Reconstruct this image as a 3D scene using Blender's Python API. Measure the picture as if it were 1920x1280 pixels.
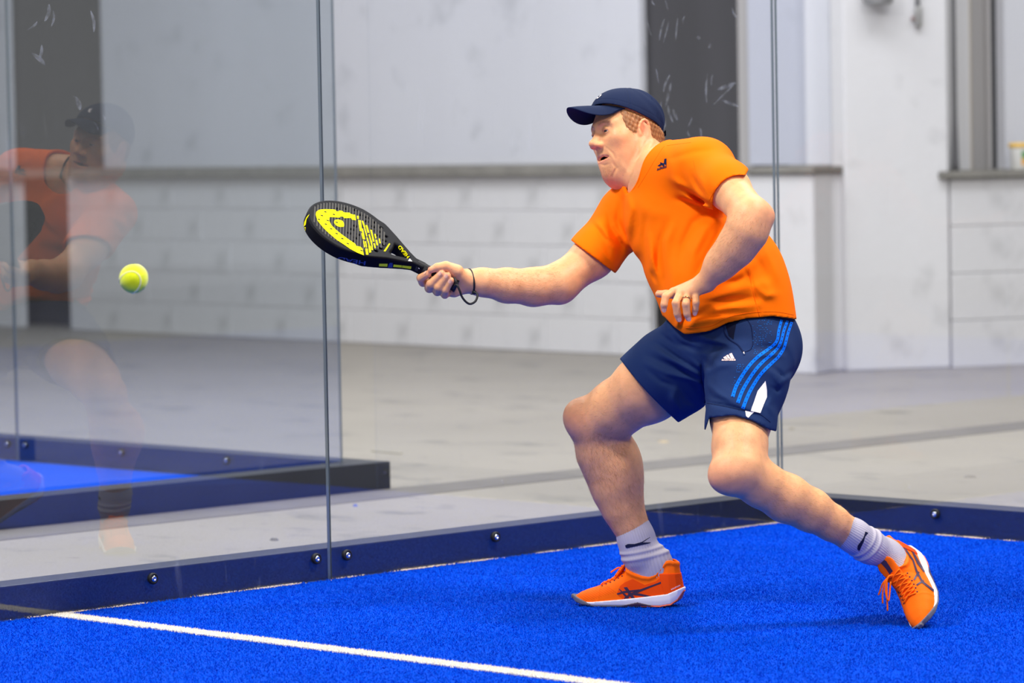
import bpy, bmesh, math, random
import numpy as np
from mathutils import Vector, Matrix
from mathutils.bvhtree import BVHTree
random.seed(7); np.random.seed(7)
S = bpy.context.scene; COL = S.collection
for o in list(bpy.data.objects): bpy.data.objects.remove(o)
# ------------------------------------------------------------------ camera (calibrated from the court: 2 m glass panels, 3 m service line)
FPX, YAW, PIT, ROLL = 7122.8, 0.79682, 0.05483, -0.01817
CAM = np.array([8.37839, -9.42423, 1.30694])
_F0 = np.array([-math.sin(YAW), math.cos(YAW), 0]); _R0 = np.array([math.cos(YAW), math.sin(YAW), 0]); _U0 = np.array([0, 0, 1.])
FW = _F0*math.cos(PIT) - _U0*math.sin(PIT); _U = _U0*math.cos(PIT) + _F0*math.sin(PIT)
RT = _R0*math.cos(ROLL) + _U*math.sin(ROLL); UP = _U*math.cos(ROLL) - _R0*math.sin(ROLL)
def P(u, v, Z): return CAM + Z*(FW + RT*(u-960)/FPX + UP*(640-v)/FPX)
def ray(u, v):
    d = FW + RT*(u-960)/FPX + UP*(640-v)/FPX
    return d/np.linalg.norm(d)
def G(u, v, z=0.0):
    d = FW + RT*(u-960)/FPX + UP*(640-v)/FPX
    return CAM + d*((z-CAM[2])/d[2])
def depth(X): return float((np.asarray(X)-CAM) @ FW)
def RUC(r, u, c): return RT*r + UP*u - FW*c          # right / up / towards the viewer, as a world direction
cd = bpy.data.cameras.new('camera'); cam = bpy.data.objects.new('camera', cd); COL.objects.link(cam)
cd.sensor_fit = 'HORIZONTAL'; cd.sensor_width = 36; cd.lens = FPX/1920*36; cd.clip_start = .1; cd.clip_end = 300
cam.matrix_world = Matrix(((RT[0], UP[0], -FW[0], CAM[0]), (RT[1], UP[1], -FW[1], CAM[1]), (RT[2], UP[2], -FW[2], CAM[2]), (0, 0, 0, 1)))
cd.dof.use_dof = True; cd.dof.focus_distance = 10.2; cd.dof.aperture_fstop = 4.0
S.camera = cam
# ------------------------------------------------------------------ light
W = bpy.data.worlds.new('hall'); S.world = W; W.use_nodes = True
W.node_tree.nodes['Background'].inputs[0].default_value = (1, .985, .96, 1)
W.node_tree.nodes['Background'].inputs[1].default_value = .50
def area(name, loc, target, size, power, col=(1, 1, 1)):
    l = bpy.data.lights.new(name, 'AREA'); l.shape = 'RECTANGLE'; l.size, l.size_y = size; l.energy = power; l.color = col
    o = bpy.data.objects.new(name, l); COL.objects.link(o); o.location = loc
    o.rotation_euler = (Vector(target)-Vector(loc)).to_track_quat('-Z', 'Y').to_euler(); return o
area('court_lamp_or_fill', (4.4, -1.2, 6.2), (1.4, -1.9, .6), (1.4, .7), 620, (1, .97, .92))
area('court_lamp_or_fill', (0.4, -6.2, 6.2), (1.4, -1.9, .8), (1.4, .7), 640, (1, .98, .95))
area('court_lamp_or_fill', (1.0, 1.6, 6.2), (1.4, -1.2, .4), (1.6, .8), 260, (1, .98, .95))
area('court_lamp_or_fill', (7.5, -7.5, 5.2), (1.6, -1.9, .7), (2.0, 1.0), 360, (1, .97, .93))  # unseen front fill added on the viewer's side to brighten the player
area('court_lamp_or_fill', (-4.6, -2.6, 6.2), (-4.4, -2.2, 0), (1.6, .8), 420)
area('hall_lamp', (-6.0, 2.0, 6.5), (-6, 2.6, 0), (8, 3), 760)
area('hall_lamp', (-1.5, 4.2, 6.5), (-3, 5.6, 0), (4, 2), 300)
S.view_settings.view_transform = 'Standard'; S.view_settings.look = 'None'; S.view_settings.gamma = 1; S.view_settings.exposure = -0.64
S.view_settings.use_curve_mapping = False
S.cycles.use_denoising = True; S.cycles.max_bounces = 10; S.cycles.transparent_max_bounces = 16; S.cycles.sample_clamp_indirect = 6
# ------------------------------------------------------------------ helpers
def lin(c):
    return tuple(((x/255)/12.92 if x/255 <= .04045 else ((x/255+.055)/1.055)**2.4) for x in c)
def mat(name, rgb, rough=.6, spec=.5, metal=0., noise=None, bump=None, sheen=0., coat=0., emit=None, sss=0.):
    """noise=(scale, amount, detail, stretch); bump=(scale, strength, distance, stretch)"""
    m = bpy.data.materials.new(name); m.use_nodes = True; N = m.node_tree.nodes; L = m.node_tree.links; b = N['Principled BSDF']
    c = lin(rgb); b.inputs['Base Color'].default_value = (*c, 1); b.inputs['Roughness'].default_value = rough
    b.inputs['Specular IOR Level'].default_value = spec; b.inputs['Metallic'].default_value = metal
    b.inputs['Sheen Weight'].default_value = sheen; b.inputs['Coat Weight'].default_value = coat
    if sss:
        b.inputs['Subsurface Weight'].default_value = sss; b.inputs['Subsurface Radius'].default_value = (1, .35, .2); b.inputs['Subsurface Scale'].default_value = .008
    tc = N.new('ShaderNodeTexCoord')
    def tex(scale, detail, stretch):
        mp = N.new('ShaderNodeMapping'); mp.inputs['Scale'].default_value = stretch; L.new(tc.outputs['Object'], mp.inputs[0])
        t = N.new('ShaderNodeTexNoise'); t.inputs['Scale'].default_value = scale; t.inputs['Detail'].default_value = detail; L.new(mp.outputs[0], t.inputs[0]); return t
    if noise:
        sc, am, de, st = noise; t = tex(sc, de, st)
        mr = N.new('ShaderNodeMapRange'); mr.inputs[1].default_value = .25; mr.inputs[2].default_value = .75
        mr.inputs[3].default_value = 1-am; mr.inputs[4].default_value = 1+am; L.new(t.outputs[0], mr.inputs[0])
        mx = N.new('ShaderNodeMix'); mx.data_type = 'RGBA'; mx.blend_type = 'MULTIPLY'; mx.inputs[0].default_value = 1
        mx.inputs[6].default_value = (*c, 1); L.new(mr.outputs[0], mx.inputs[7]); L.new(mx.outputs[2], b.inputs['Base Color'])
    if bump:
        sc, stg, dist, st = bump; t = tex(sc, 3, st); bp = N.new('ShaderNodeBump'); bp.inputs['Strength'].default_value = stg; bp.inputs['Distance'].default_value = dist
        L.new(t.outputs[0], bp.inputs['Height']); L.new(bp.outputs[0], b.inputs['Normal'])
    return m
def nd(m): return m.node_tree.nodes, m.node_tree.links
def wloc(o):
    v = Vector((0, 0, 0))
    while o is not None: v += o.location; o = o.parent
    return v
def mk(name, V, Fc, m, parent=None, loc=None, smooth=True, mats=None, midx=None):
    """one mesh object; V in world coordinates, stored relative to the object's own origin"""
    V = np.asarray(V, dtype=np.float64).reshape(-1, 3)
    me = bpy.data.meshes.new(name); base = np.array(wloc(parent)) if parent is not None else np.zeros(3)
    org = np.array(loc) if loc is not None else base
    me.from_pydata((V-org).tolist(), [], [tuple(int(i) for i in f) for f in Fc]) if not isinstance(Fc, np.ndarray) else fast(me, V-org, Fc)
    o = bpy.data.objects.new(name, me); COL.objects.link(o); o.location = org-base
    if parent is not None: o.parent = parent
    for mm in (mats or [m]): me.materials.append(mm)
    if midx is not None: me.polygons.foreach_set('material_index', np.asarray(midx, dtype=np.int32))
    if smooth: me.polygons.foreach_set('use_smooth', np.ones(len(me.polygons), dtype=bool))
    me.update(); return o
def fast(me, V, Fq):
    n = Fq.shape[1]; me.vertices.add(len(V)); me.vertices.foreach_set('co', V.astype(np.float32).ravel())
    me.loops.add(Fq.size); me.loops.foreach_set('vertex_index', Fq.astype(np.int32).ravel())
    me.polygons.add(len(Fq)); me.polygons.foreach_set('loop_start', np.arange(0, Fq.size, n, dtype=np.int32)); me.polygons.foreach_set('loop_total', np.full(len(Fq), n, dtype=np.int32))
    me.update(calc_edges=True); me.validate()
def tag(o, label=None, cat=None, group=None, kind=None):
    for k, v in (('label', label), ('category', cat), ('group', group), ('kind', kind)):
        if v: o[k] = v
    return o
def bmobj(name, bm, m, parent=None, loc=None, smooth=False, mats=None):
    bm.verts.ensure_lookup_table(); bm.normal_update()
    V = [v.co[:] for v in bm.verts]
    for i, v in enumerate(bm.verts): v.index = i
    Fc = [[v.index for v in f.verts] for f in bm.faces]; mi = [f.material_index for f in bm.faces]; bm.free()
    return mk(name, V, Fc, m, parent, loc, smooth, mats, mi)
def addbox(bm, o, ax, ay, az, bevel=0.0):
    """box from corner o along the three edge vectors"""
    o, ax, ay, az = (Vector(x) for x in (o, ax, ay, az)); vs = [bm.verts.new(o+ax*i+ay*j+az*k) for i in (0, 1) for j in (0, 1) for k in (0, 1)]
    fs = [bm.faces.new([vs[i] for i in f]) for f in ((0, 1, 3, 2), (4, 6, 7, 5), (0, 4, 5, 1), (2, 3, 7, 6), (0, 2, 6, 4), (1, 5, 7, 3))]
    bmesh.ops.recalc_face_normals(bm, faces=fs)
    if bevel:
        es = list({e for f in fs for e in f.edges}); bmesh.ops.bevel(bm, geom=es, offset=bevel, segments=2, profile=.6, affect='EDGES')
def box(name, o, ax, ay, az, m, parent=None, bevel=.004, loc=None):
    bm = bmesh.new(); addbox(bm, o, ax, ay, az, bevel)
    return bmobj(name, bm, m, parent, loc if loc is not None or parent is not None else tuple(o))
def tubeVF(pts, rad, seg=10, closed=False, cap=True):
    pts = np.asarray(pts, float); n = len(pts); rad = np.broadcast_to(np.asarray(rad, float), (n,)); V = []; Fc = []
    t = np.gradient(pts, axis=0) if not closed else np.roll(pts, -1, 0)-np.roll(pts, 1, 0)
    t /= np.linalg.norm(t, axis=1)[:, None]+1e-12
    a = np.cross(t[0], [0.3, .2, .93]); a /= np.linalg.norm(a)
    for i in range(n):
        a = a-t[i]*(a @ t[i]); a /= np.linalg.norm(a)+1e-12; b = np.cross(t[i], a)
        for k in range(seg):
            q = 2*math.pi*k/seg; V.append(pts[i]+rad[i]*(a*math.cos(q)+b*math.sin(q)))
    for i in range(n if closed else n-1):
        j = (i+1) % n
        for k in range(seg): Fc.append((i*seg+k, i*seg+(k+1) % seg, j*seg+(k+1) % seg, j*seg+k))
    if cap and not closed: Fc.append(tuple(range(seg))[::-1]); Fc.append(tuple((n-1)*seg+k for k in range(seg)))
    return V, Fc
def spline(pts, n=8, closed=False):
    p = np.asarray(pts, float); m = len(p); out = []
    for i in range(m if closed else m-1):
        p0, p1, p2, p3 = (p[(i+k) % m] if closed else p[min(max(i+k, 0), m-1)] for k in (-1, 0, 1, 2))
        for s in range(n):
            t = s/n; out.append(.5*((2*p1)+(-p0+p2)*t+(2*p0-5*p1+4*p2-p3)*t*t+(-p0+3*p1-3*p2+p3)*t**3))
    if not closed: out.append(p[-1])
    return np.array(out)
def join(parts):
    V = []; Fc = []
    for v, f in parts:
        n = len(V); V += [tuple(x) for x in v]; Fc += [tuple(i+n for i in q) for q in f]
    return V, Fc
# ================================================================== the setting
# ---- materials
def floor_mat():
    m = mat('concrete floor', (150, 143, 134), .55, .3, noise=(.9, .07, 5, (1, 1, 1)), bump=(30, .15, .004, (1, 1, 1)))
    N, L = nd(m); b = N['Principled BSDF']; src = b.inputs['Base Color'].links[0].from_socket
    tc = N.new('ShaderNodeTexCoord'); mp = N.new('ShaderNodeMapping'); mp.inputs['Rotation'].default_value = (0, 0, .3); mp.inputs['Scale'].default_value = (1, 1.6, 1); L.new(tc.outputs['Object'], mp.inputs[0])
    t = N.new('ShaderNodeTexNoise'); t.inputs['Scale'].default_value = 2.6; t.inputs['Detail'].default_value = 7; t.inputs['Roughness'].default_value = .62; L.new(mp.outputs[0], t.inputs[0])
    r = N.new('ShaderNodeMapRange'); r.inputs[1].default_value = .57; r.inputs[2].default_value = .68; r.inputs[3].default_value = 0; r.inputs[4].default_value = .8; L.new(t.outputs[0], r.inputs[0])
    mx = N.new('ShaderNodeMix'); mx.data_type = 'RGBA'; L.new(r.outputs[0], mx.inputs[0]); L.new(src, mx.inputs[6]); mx.inputs[7].default_value = (*lin((120, 116, 111)), 1)
    t2 = N.new('ShaderNodeTexNoise'); t2.inputs['Scale'].default_value = 9; t2.inputs['Detail'].default_value = 4; L.new(mp.outputs[0], t2.inputs[0])
    r2 = N.new('ShaderNodeMapRange'); r2.inputs[1].default_value = .68; r2.inputs[2].default_value = .74; r2.inputs[4].default_value = .7; L.new(t2.outputs[0], r2.inputs[0])
    mx2 = N.new('ShaderNodeMix'); mx2.data_type = 'RGBA'; L.new(r2.outputs[0], mx2.inputs[0]); L.new(mx.outputs[2], mx2.inputs[6]); mx2.inputs[7].default_value = (*lin((120, 112, 104)), 1)
    L.new(mx2.outputs[2], b.inputs['Base Color']); return m
M_FLOOR = floor_mat()
def paint_mat(name, rgb, stain=(150, 150, 152), amt=.35):
    m = mat(name, rgb, .75, .3, noise=(1.1, .05, 6, (1, 1, .25)), bump=(26, .35, .006, (1, 1, 1)))
    N, L = nd(m); b = N['Principled BSDF']; src = b.inputs['Base Color'].links[0].from_socket
    tc = N.new('ShaderNodeTexCoord'); t = N.new('ShaderNodeTexNoise'); t.inputs['Scale'].default_value = 3.1; t.inputs['Detail'].default_value = 8; t.inputs['Roughness'].default_value = .6; L.new(tc.outputs['Object'], t.inputs[0])
    r = N.new('ShaderNodeMapRange'); r.inputs[1].default_value = .58; r.inputs[2].default_value = .74; r.inputs[4].default_value = amt; L.new(t.outputs[0], r.inputs[0])
    mx = N.new('ShaderNodeMix'); mx.data_type = 'RGBA'; L.new(r.outputs[0], mx.inputs[0]); L.new(src, mx.inputs[6]); mx.inputs[7].default_value = (*lin(stain), 1); L.new(mx.outputs[2], b.inputs['Base Color']); return m
M_WHITE = paint_mat('whitewashed blockwork', (220, 218, 221)); M_UPPER = paint_mat('whitewashed render', (218, 218, 226), (170, 172, 180), .5)
M_LEDGE = mat('bare concrete ledge', (132, 128, 122), .8, .3, noise=(6, .2, 5, (1, 1, 1)))
M_DARK = mat('dark painted steel', (60, 58, 64), .5, .4, noise=(2, .25, 5, (1, 1, .2)))
M_GREYJ = mat('grey jamb paint and rebate shade', (176, 172, 172), .6, .4)
M_PALE = paint_mat('pale blue grey panel', (192, 194, 208), (170, 172, 184), .5)
M_STEEL = mat('galvanised steel', (150, 150, 152), .4, .5, .6)
M_BEAM = mat('charcoal powder coated steel', (40, 42, 50), .42, .5, noise=(3, .2, 4, (1, 1, 1)))
M_BLACK = mat('black rubber', (16, 16, 20), .6, .4)
def glass_mat():
    m = bpy.data.materials.new('toughened court glass'); m.use_nodes = True; N, L = nd(m); N.clear()
    out = N.new('ShaderNodeOutputMaterial'); tr = N.new('ShaderNodeBsdfTransparent'); tr.inputs[0].default_value = (.95, .968, .982, 1)
    gl = N.new('ShaderNodeBsdfGlossy'); gl.inputs['Roughness'].default_value = 0.0; fr = N.new('ShaderNodeFresnel'); fr.inputs[0].default_value = 2.1
    geo = N.new('ShaderNodeNewGeometry'); iv = N.new('ShaderNodeMath'); iv.operation = 'SUBTRACT'; iv.inputs[0].default_value = 1; L.new(geo.outputs['Backfacing'], iv.inputs[1])
    mu = N.new('ShaderNodeMath'); mu.operation = 'MULTIPLY'; L.new(fr.outputs[0], mu.inputs[0]); L.new(iv.outputs[0], mu.inputs[1])
    mx = N.new('ShaderNodeMixShader'); L.new(mu.outputs[0], mx.inputs[0]); L.new(tr.outputs[0], mx.inputs[1]); L.new(gl.outputs[0], mx.inputs[2])
    # dust and ball smears on the glass
    tc = N.new('ShaderNodeTexCoord'); mp = N.new('ShaderNodeMapping'); mp.inputs['Scale'].default_value = (9, 9, 1.6); mp.inputs['Rotation'].default_value = (.25, .2, 0); L.new(tc.outputs['Object'], mp.inputs[0])
    t = N.new('ShaderNodeTexNoise'); t.inputs['Scale'].default_value = 2.2; t.inputs['Detail'].default_value = 6; t.inputs['Distortion'].default_value = .6; L.new(mp.outputs[0], t.inputs[0])
    r = N.new('ShaderNodeMapRange'); r.inputs[1].default_value = .62; r.inputs[2].default_value = .80; r.inputs[4].default_value = .24; L.new(t.outputs[0], r.inputs[0])
    df = N.new('ShaderNodeBsdfDiffuse'); df.inputs[0].default_value = (.7, .75, .8, 1); m2 = N.new('ShaderNodeMixShader')
    iv2 = N.new('ShaderNodeMath'); iv2.operation = 'MULTIPLY'; tm = N.new('ShaderNodeTexNoise'); tm.inputs['Scale'].default_value = 1.1; L.new(tc.outputs['Object'], tm.inputs[0]); rm_ = N.new('ShaderNodeMapRange'); rm_.inputs[1].default_value = .55; rm_.inputs[2].default_value = .68; L.new(tm.outputs[0], rm_.inputs[0]); mq = N.new('ShaderNodeMath'); mq.operation = 'MULTIPLY'; L.new(rm_.outputs[0], mq.inputs[0]); L.new(r.outputs[0], mq.inputs[1])
    L.new(mq.outputs[0], iv2.inputs[0]); L.new(iv.outputs[0], iv2.inputs[1])
    L.new(iv2.outputs[0], m2.inputs[0]); L.new(mx.outputs[0], m2.inputs[1]); L.new(df.outputs[0], m2.inputs[2]); L.new(m2.outputs[0], out.inputs[0]); return m
M_GLASS = glass_mat(); M_EDGE = mat('ground glass edge', (104, 114, 118), .4, .4)
def turf_mat(name, rgb, bl):
    m = mat(name, rgb, .85, .04, noise=(5, .1, 6, (1, 1, 1)))
    N, L = nd(m); b = N['Principled BSDF']; src = b.inputs['Base Color'].links[0].from_socket
    tc = N.new('ShaderNodeTexCoord'); t = N.new('ShaderNodeTexNoise'); t.inputs['Scale'].default_value = 2.2; t.inputs['Detail'].default_value = 12; t.inputs['Roughness'].default_value = .75; L.new(tc.outputs['Object'], t.inputs[0])
    r = N.new('ShaderNodeMapRange'); r.inputs[1].default_value = .66; r.inputs[2].default_value = .74; r.inputs[4].default_value = bl; L.new(t.outputs[0], r.inputs[0])
    mx = N.new('ShaderNodeMix'); mx.data_type = 'RGBA'; L.new(r.outputs[0], mx.inputs[0]); L.new(src, mx.inputs[6]); mx.inputs[7].default_value = (*lin((120, 160, 240)), 1); L.new(mx.outputs[2], b.inputs['Base Color']); return m
M_TURF = turf_mat('blue turf mat', (0, 66, 190), .2); M_BLADE = turf_mat('blue turf fibre', (0, 78, 208), .4)
M_LINE = mat('white turf fibre', (228, 223, 213), .8, .05)
M_SAND = mat('silica sand', (206, 190, 176), .9, .2, noise=(200, .3, 3, (1, 1, 1)))
# ---- floor and turf
GZ = -0.012
tag(box('floor', (-30, -16, GZ-.1), (48, 0, 0), (0, 40, 0), (0, 0, .1), M_FLOOR, bevel=0), 'worn pale concrete hall floor with grey stains', kind='structure')
tag(box('court_turf', (0.004, -13, GZ+.001), (9.5, 0, 0), (0, 12.996, 0), (0, 0, .009), M_TURF, bevel=0), 'bright blue artificial turf of the court with the player', kind='structure')
NX = -2.19                                           # the neighbouring court's glass stands 2.2 m away
tag(box('court_turf', (NX-9, -9, GZ+.001), (8.995, 0, 0), (0, 8.996, 0), (0, 0, .009), M_BLADE, bevel=0), 'bright blue turf of the neighbouring court behind glass', kind='structure')
tag(box('court_line', (0.01, -3.05, -.002), (9, 0, 0), (0, .055, 0), (0, 0, .0035), M_LINE, bevel=0), 'white service line across the blue turf', kind='structure')
tag(box('trim_10', (NX+.137, -9, GZ+.0005), (.27, 0, 0), (0, 15.3, 0), (0, 0, .0015), mat('grey floor strip', (118, 113, 110), .7, .2, noise=(4, .12, 5, (1, 1, 1))), bevel=0), 'dull grey strip on the floor along the neighbouring beam', kind='structure')
# turf fibres: individual blades, white inside the service line
def blades(name, n, region, m, hgt, label, kind='stuff'):
    xy = region(n); n = len(xy); a = np.random.rand(n)*2*np.pi; w = .0013+.0012*np.random.rand(n); h = hgt*(.6+.7*np.random.rand(n)); ln = .004*np.random.randn(n, 2)
    c = np.stack([np.cos(a), np.sin(a)], 1)*w[:, None]; z0 = np.full((n, 1), -.004)
    A = np.concatenate([xy-c, z0], 1); B = np.concatenate([xy+c, z0], 1); T = np.concatenate([xy+ln, (h-.004)[:, None]], 1)
    V = np.stack([A, B, T], 1).reshape(-1, 3); o = mk(name, V, np.arange(3*n).reshape(-1, 3), m, smooth=False); return tag(o, label, kind=kind)
def in_view(n):
    out = []; k = 0
    while k < n:
        x = np.random.rand(n)*5.2; y = -np.random.rand(n)*5.2
        X = np.stack([x, y, np.zeros(n)], 1)-CAM; z = X @ FW; u = 960+FPX*(X @ RT)/z; v = 640-FPX*(X @ UP)/z
        ok = (u > -300) & (u < 2700) & (v < 1440) & (np.abs(y+3.0225) > .03); q = np.stack([x, y], 1)[ok]; out.append(q); k += len(q)
    return np.concatenate(out)[:n]
blades('turf_fibres', 540000, in_view, M_BLADE, .0068, 'short blue turf fibres standing on the court')
blades('line_fibres', 42000, lambda n: np.stack([.01+np.random.rand(n)*3.4, -3.0225+.029*(2*np.random.rand(n)-1)+.003*np.random.randn(n)], 1), M_LINE, .0085, 'short white fibres of the service line')
# sand washed up along the glass
nS = 9000; sx = np.random.rand(nS)*3.4; sp = .006+np.abs(np.random.randn(nS))*.008; keep = np.sin(sx*9)+np.sin(sx*23+1)+np.random.randn(nS)*.6 > .3
sx, sp = sx[keep], sp[keep]; half = np.random.rand(len(sx)) < .65
c3 = np.where(half[:, None], np.stack([sp, -sx, np.full(len(sx), .001)], 1), np.stack([sx*.5, -sp, np.full(len(sx), .001)], 1)); r3 = .0012+.0016*np.random.rand(len(sx))
tet = np.array([[1, 0, -.4], [-.5, .87, -.4], [-.5, -.87, -.4], [0, 0, 1.1]]); Vs = (c3[:, None, :]+tet[None]*r3[:, None, None]).reshape(-1, 3)
Fs = (np.arange(len(sx))[:, None, None]*4+np.array([[0, 2, 1], [0, 1, 3], [1, 2, 3], [2, 0, 3]])[None]).reshape(-1, 3)
tag(mk('sand_grains', Vs, Fs, M_SAND, smooth=False), 'pale sand grains gathered along the foot of the glass', kind='stuff')
# ---- glass walls on charcoal base beams
BH, BT, GT = .0921, .115, .012
def beam(label, o, ax, ay):
    b = box('base_beam', o, ax, ay, (0, 0, BH-GZ), M_BEAM, bevel=.004); return tag(b, label, 'beam', 'charcoal beams under the glass walls')
beam('charcoal base beam under the side glass, left of the player', (-GT-BT, -5.2, GZ), (BT, 0, 0), (0, 5.2+BT+GT, 0))
beam('charcoal base beam under the back glass, right of the rear shoe', (-GT+.001, GT, GZ), (4.2, 0, 0), (0, BT, 0))
beam('charcoal outer beam of the neighbouring court with its square free end', (NX, -5.2, GZ), (BT+.02, 0, 0), (0, 5.2+BT+GT, 0))
beam('far charcoal beam with pale bolts behind the blue neighbouring turf', (NX-6, GT, GZ), (6-.001, 0, 0), (0, BT, 0))
def seal(label, o, ax, ay):
    return tag(box('seal_strip', o, ax, ay, (0, 0, .010), M_BLACK, bevel=.001), label, 'seal', 'black seals under the glass')
seal('thin black seal below the side glass panels', (-GT, -5.1, GZ), (GT+.003, 0, 0), (0, 5.1, 0))
seal('thin black seal below the back glass panel', (0.004, -.003, GZ), (4.0, 0, 0), (0, GT+.003, 0))
def bolt(parent, X, nrm, rad=.0165):
    """dark washer ring with a bright button head, axis = nrm"""
    n = np.array(nrm, float); a = np.cross(n, [0, 0, 1]); b = np.cross(n, a)
    def lathe(prof, m, name, par):
        V = []; Fc = []; s = 24
        for (r, h) in prof:
            for k in range(s): q = 2*math.pi*k/s; V.append(np.array(X)+n*h+r*(a*math.cos(q)+b*math.sin(q)))
        for i in range(len(prof)-1):
            for k in range(s): Fc.append((i*s+k, i*s+(k+1) % s, (i+1)*s+(k+1) % s, (i+1)*s+k))
        Fc.append(tuple(range((len(prof)-1)*s, len(prof)*s))); return mk(name, V, Fc, m, par)
    w = lathe([(rad, 0), (rad, .004), (rad*.92, .007), (rad*.6, .0075), (rad*.58, .004)], M_BLACK, 'bolt', parent)
    lathe([(rad*.57, .0035), (rad*.55, .007), (rad*.4, .009), (rad*.22, .0095), (rad*.2, .006), (0.001, .006)], M_BOLT, 'bolt_head', w)
M_BOLT = mat('polished steel', (215, 218, 224), .18, .5, 1.)
def panel(label, p0, p1, inward, bolts, H=3.0, z0=-.002, bz=.0655):
    """a 2 m toughened pane between two plan points on its court-side face"""
    p0, p1, n = np.array([*p0, 0.]), np.array([*p1, 0.]), np.array([*inward, 0.]); d = (p1-p0)/np.linalg.norm(p1-p0); L_ = np.linalg.norm(p1-p0); g = .0025
    t = tag(bpy.data.objects.new('glass_panel', None), label, 'glass panel', 'clear panels of the court walls'); COL.objects.link(t); t.location = p0
    bm = bmesh.new(); addbox(bm, p0+d*g-n*GT+np.array([0, 0, z0]), d*(L_-2*g), n*GT, (0, 0, H-z0)); bm.normal_update()
    for f in bm.faces: f.material_index = 0 if abs(f.normal.dot(Vector(n))) > .9 else 1
    bmobj('pane', bm, None, t, mats=[M_GLASS, M_EDGE])
    for b in bolts: bolt(t, p0+d*b+np.array([0, 0, bz]), n)
    return t
panel('clear glass panel behind the racket arm, between corner and nearest joint', (0, 0), (0, -2), (1, 0), (.06, .66, 1.322, 1.937))
panel('clear glass panel behind the ball, showing the mirrored player', (0, -2), (0, -4), (1, 0), (.058, .675, 1.32, 1.94))
panel('clear glass panel behind the player on the right, meeting the corner', (0.0, 0), (2, 0), (0, -1), (.06, .66, 1.32, 1.94))
panel('clear back panel of the neighbouring court, nearest its beam end', (NX, 0), (NX-2, 0), (0, -1), (.10, .66, 1.31, 1.94))
panel('clear back panel of the neighbouring court, at the left frame edge', (NX-2, 0), (NX-4, 0), (0, -1), (.06, .66, 1.32, 1.94))
panel('clear side panel of the neighbouring court, nearest its beam end', (NX, 0), (NX, -2), (-1, 0), ())
panel('clear side panel of the neighbouring court, behind the ball', (NX, -2), (NX, -4), (-1, 0), ())
# ball and racket smears on the side pane, as thin dry films on the glass
def smear_mat():
    m = bpy.data.materials.new('dry smear'); m.use_nodes = True; N, L = nd(m); N.clear(); out = N.new('ShaderNodeOutputMaterial'); a = N.new('ShaderNodeBsdfTransparent'); b = N.new('ShaderNodeBsdfDiffuse'); b.inputs[0].default_value = (.75, .8, .86, 1)
    mx = N.new('ShaderNodeMixShader'); tc = N.new('ShaderNodeTexCoord'); t = N.new('ShaderNodeTexNoise'); t.inputs['Scale'].default_value = 40; t.inputs['Detail'].default_value = 4; L.new(tc.outputs['Object'], t.inputs[0]); r = N.new('ShaderNodeMapRange'); r.inputs[1].default_value = .35; r.inputs[2].default_value = .75; r.inputs[4].default_value = .2; L.new(t.outputs[0], r.inputs[0])
    L.new(r.outputs[0], mx.inputs[0]); L.new(a.outputs[0], mx.inputs[1]); L.new(b.outputs[0], mx.inputs[2]); L.new(mx.outputs[0], out.inputs[0]); return m
M_SMEAR = smear_mat()
def on_pane(u, v): d = ray(u, v); return CAM+d*((.0012-CAM[0])/d[0])
pane1, pane2 = [o for o in COL.objects if o.name.startswith('glass_panel')][:2]
def smear(par, pts, w):
    pts = spline([(x, y, 0) for x, y in pts], 4)[:, :2]; t = np.gradient(pts, axis=0); t /= np.linalg.norm(t, axis=1)[:, None]; n = np.stack([-t[:, 1], t[:, 0]], 1); V = []; Fc = []
    for i, (p, q) in enumerate(zip(pts, n)): ww = .75*w*math.sin(math.pi*(.08+.84*i/(len(pts)-1))); V += [on_pane(*(p+q*ww)), on_pane(*(p-q*ww))]
    for i in range(len(pts)-1): Fc.append((2*i, 2*i+1, 2*i+3, 2*i+2))
    mk('smear', V, Fc, M_SMEAR, par)
for x0, y0, x1, y1, w in ((1213, 37, 1221, 66, 2), (1208, 60, 1212, 80, 1.5), (1247, 0, 1252, 18, 2), (1246, 35, 1236, 78, 2.2), (1254, 40, 1244, 80, 1.8), (1271, 32, 1267, 76, 2.2), (1284, 30, 1281, 44, 1.5), (1230, 128, 1235, 156, 2), (1256, 140, 1244, 172, 3), (1260, 150, 1248, 200, 3.5), (1240, 190, 1236, 240, 3), (1252, 196, 1262, 230, 3), (1262, 205, 1270, 225, 4), (1248, 222, 1244, 243, 2.2), (1326, 138, 1325, 192, 2.6), (1336, 140, 1334, 160, 2), (1298, 220, 1290, 238, 2), (1312, 240, 1314, 256, 3), (1345, 168, 1380, 155, 5), (1338, 196, 1375, 160, 2), (1352, 188, 1386, 200, 4), (1290, 245, 1294, 256, 2), (1331, 80, 1329, 90, 4), (1309, 66, 1312, 74, 4), (1373, 15, 1381, 34, 2.5), (1222, 0, 1228, 10, 2), (1228, 585, 1226, 622, 1.6)): smear(pane1, [(x0, y0), ((x0+x1)/2+random.uniform(-2, 2), (y0+y1)/2), (x1, y1)], w)
for x0, y0, x1, y1, w in ((92, 8, 84, 40, 5), (70, 40, 52, 56, 3), (100, 20, 96, 50, 3), (78, 84, 72, 112, 4), (60, 100, 84, 122, 6), (138, 180, 150, 206, 7), (191, 215, 196, 226, 2), (174, 226, 184, 244, 2), (170, 20, 176, 60, 4), (250, 130, 258, 142, 1.5), (222, 150, 230, 160, 1.5)): smear(pane2, [(x0, y0), ((x0+x1)/2+3, (y0+y1)/2), (x1, y1)], w)
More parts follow.
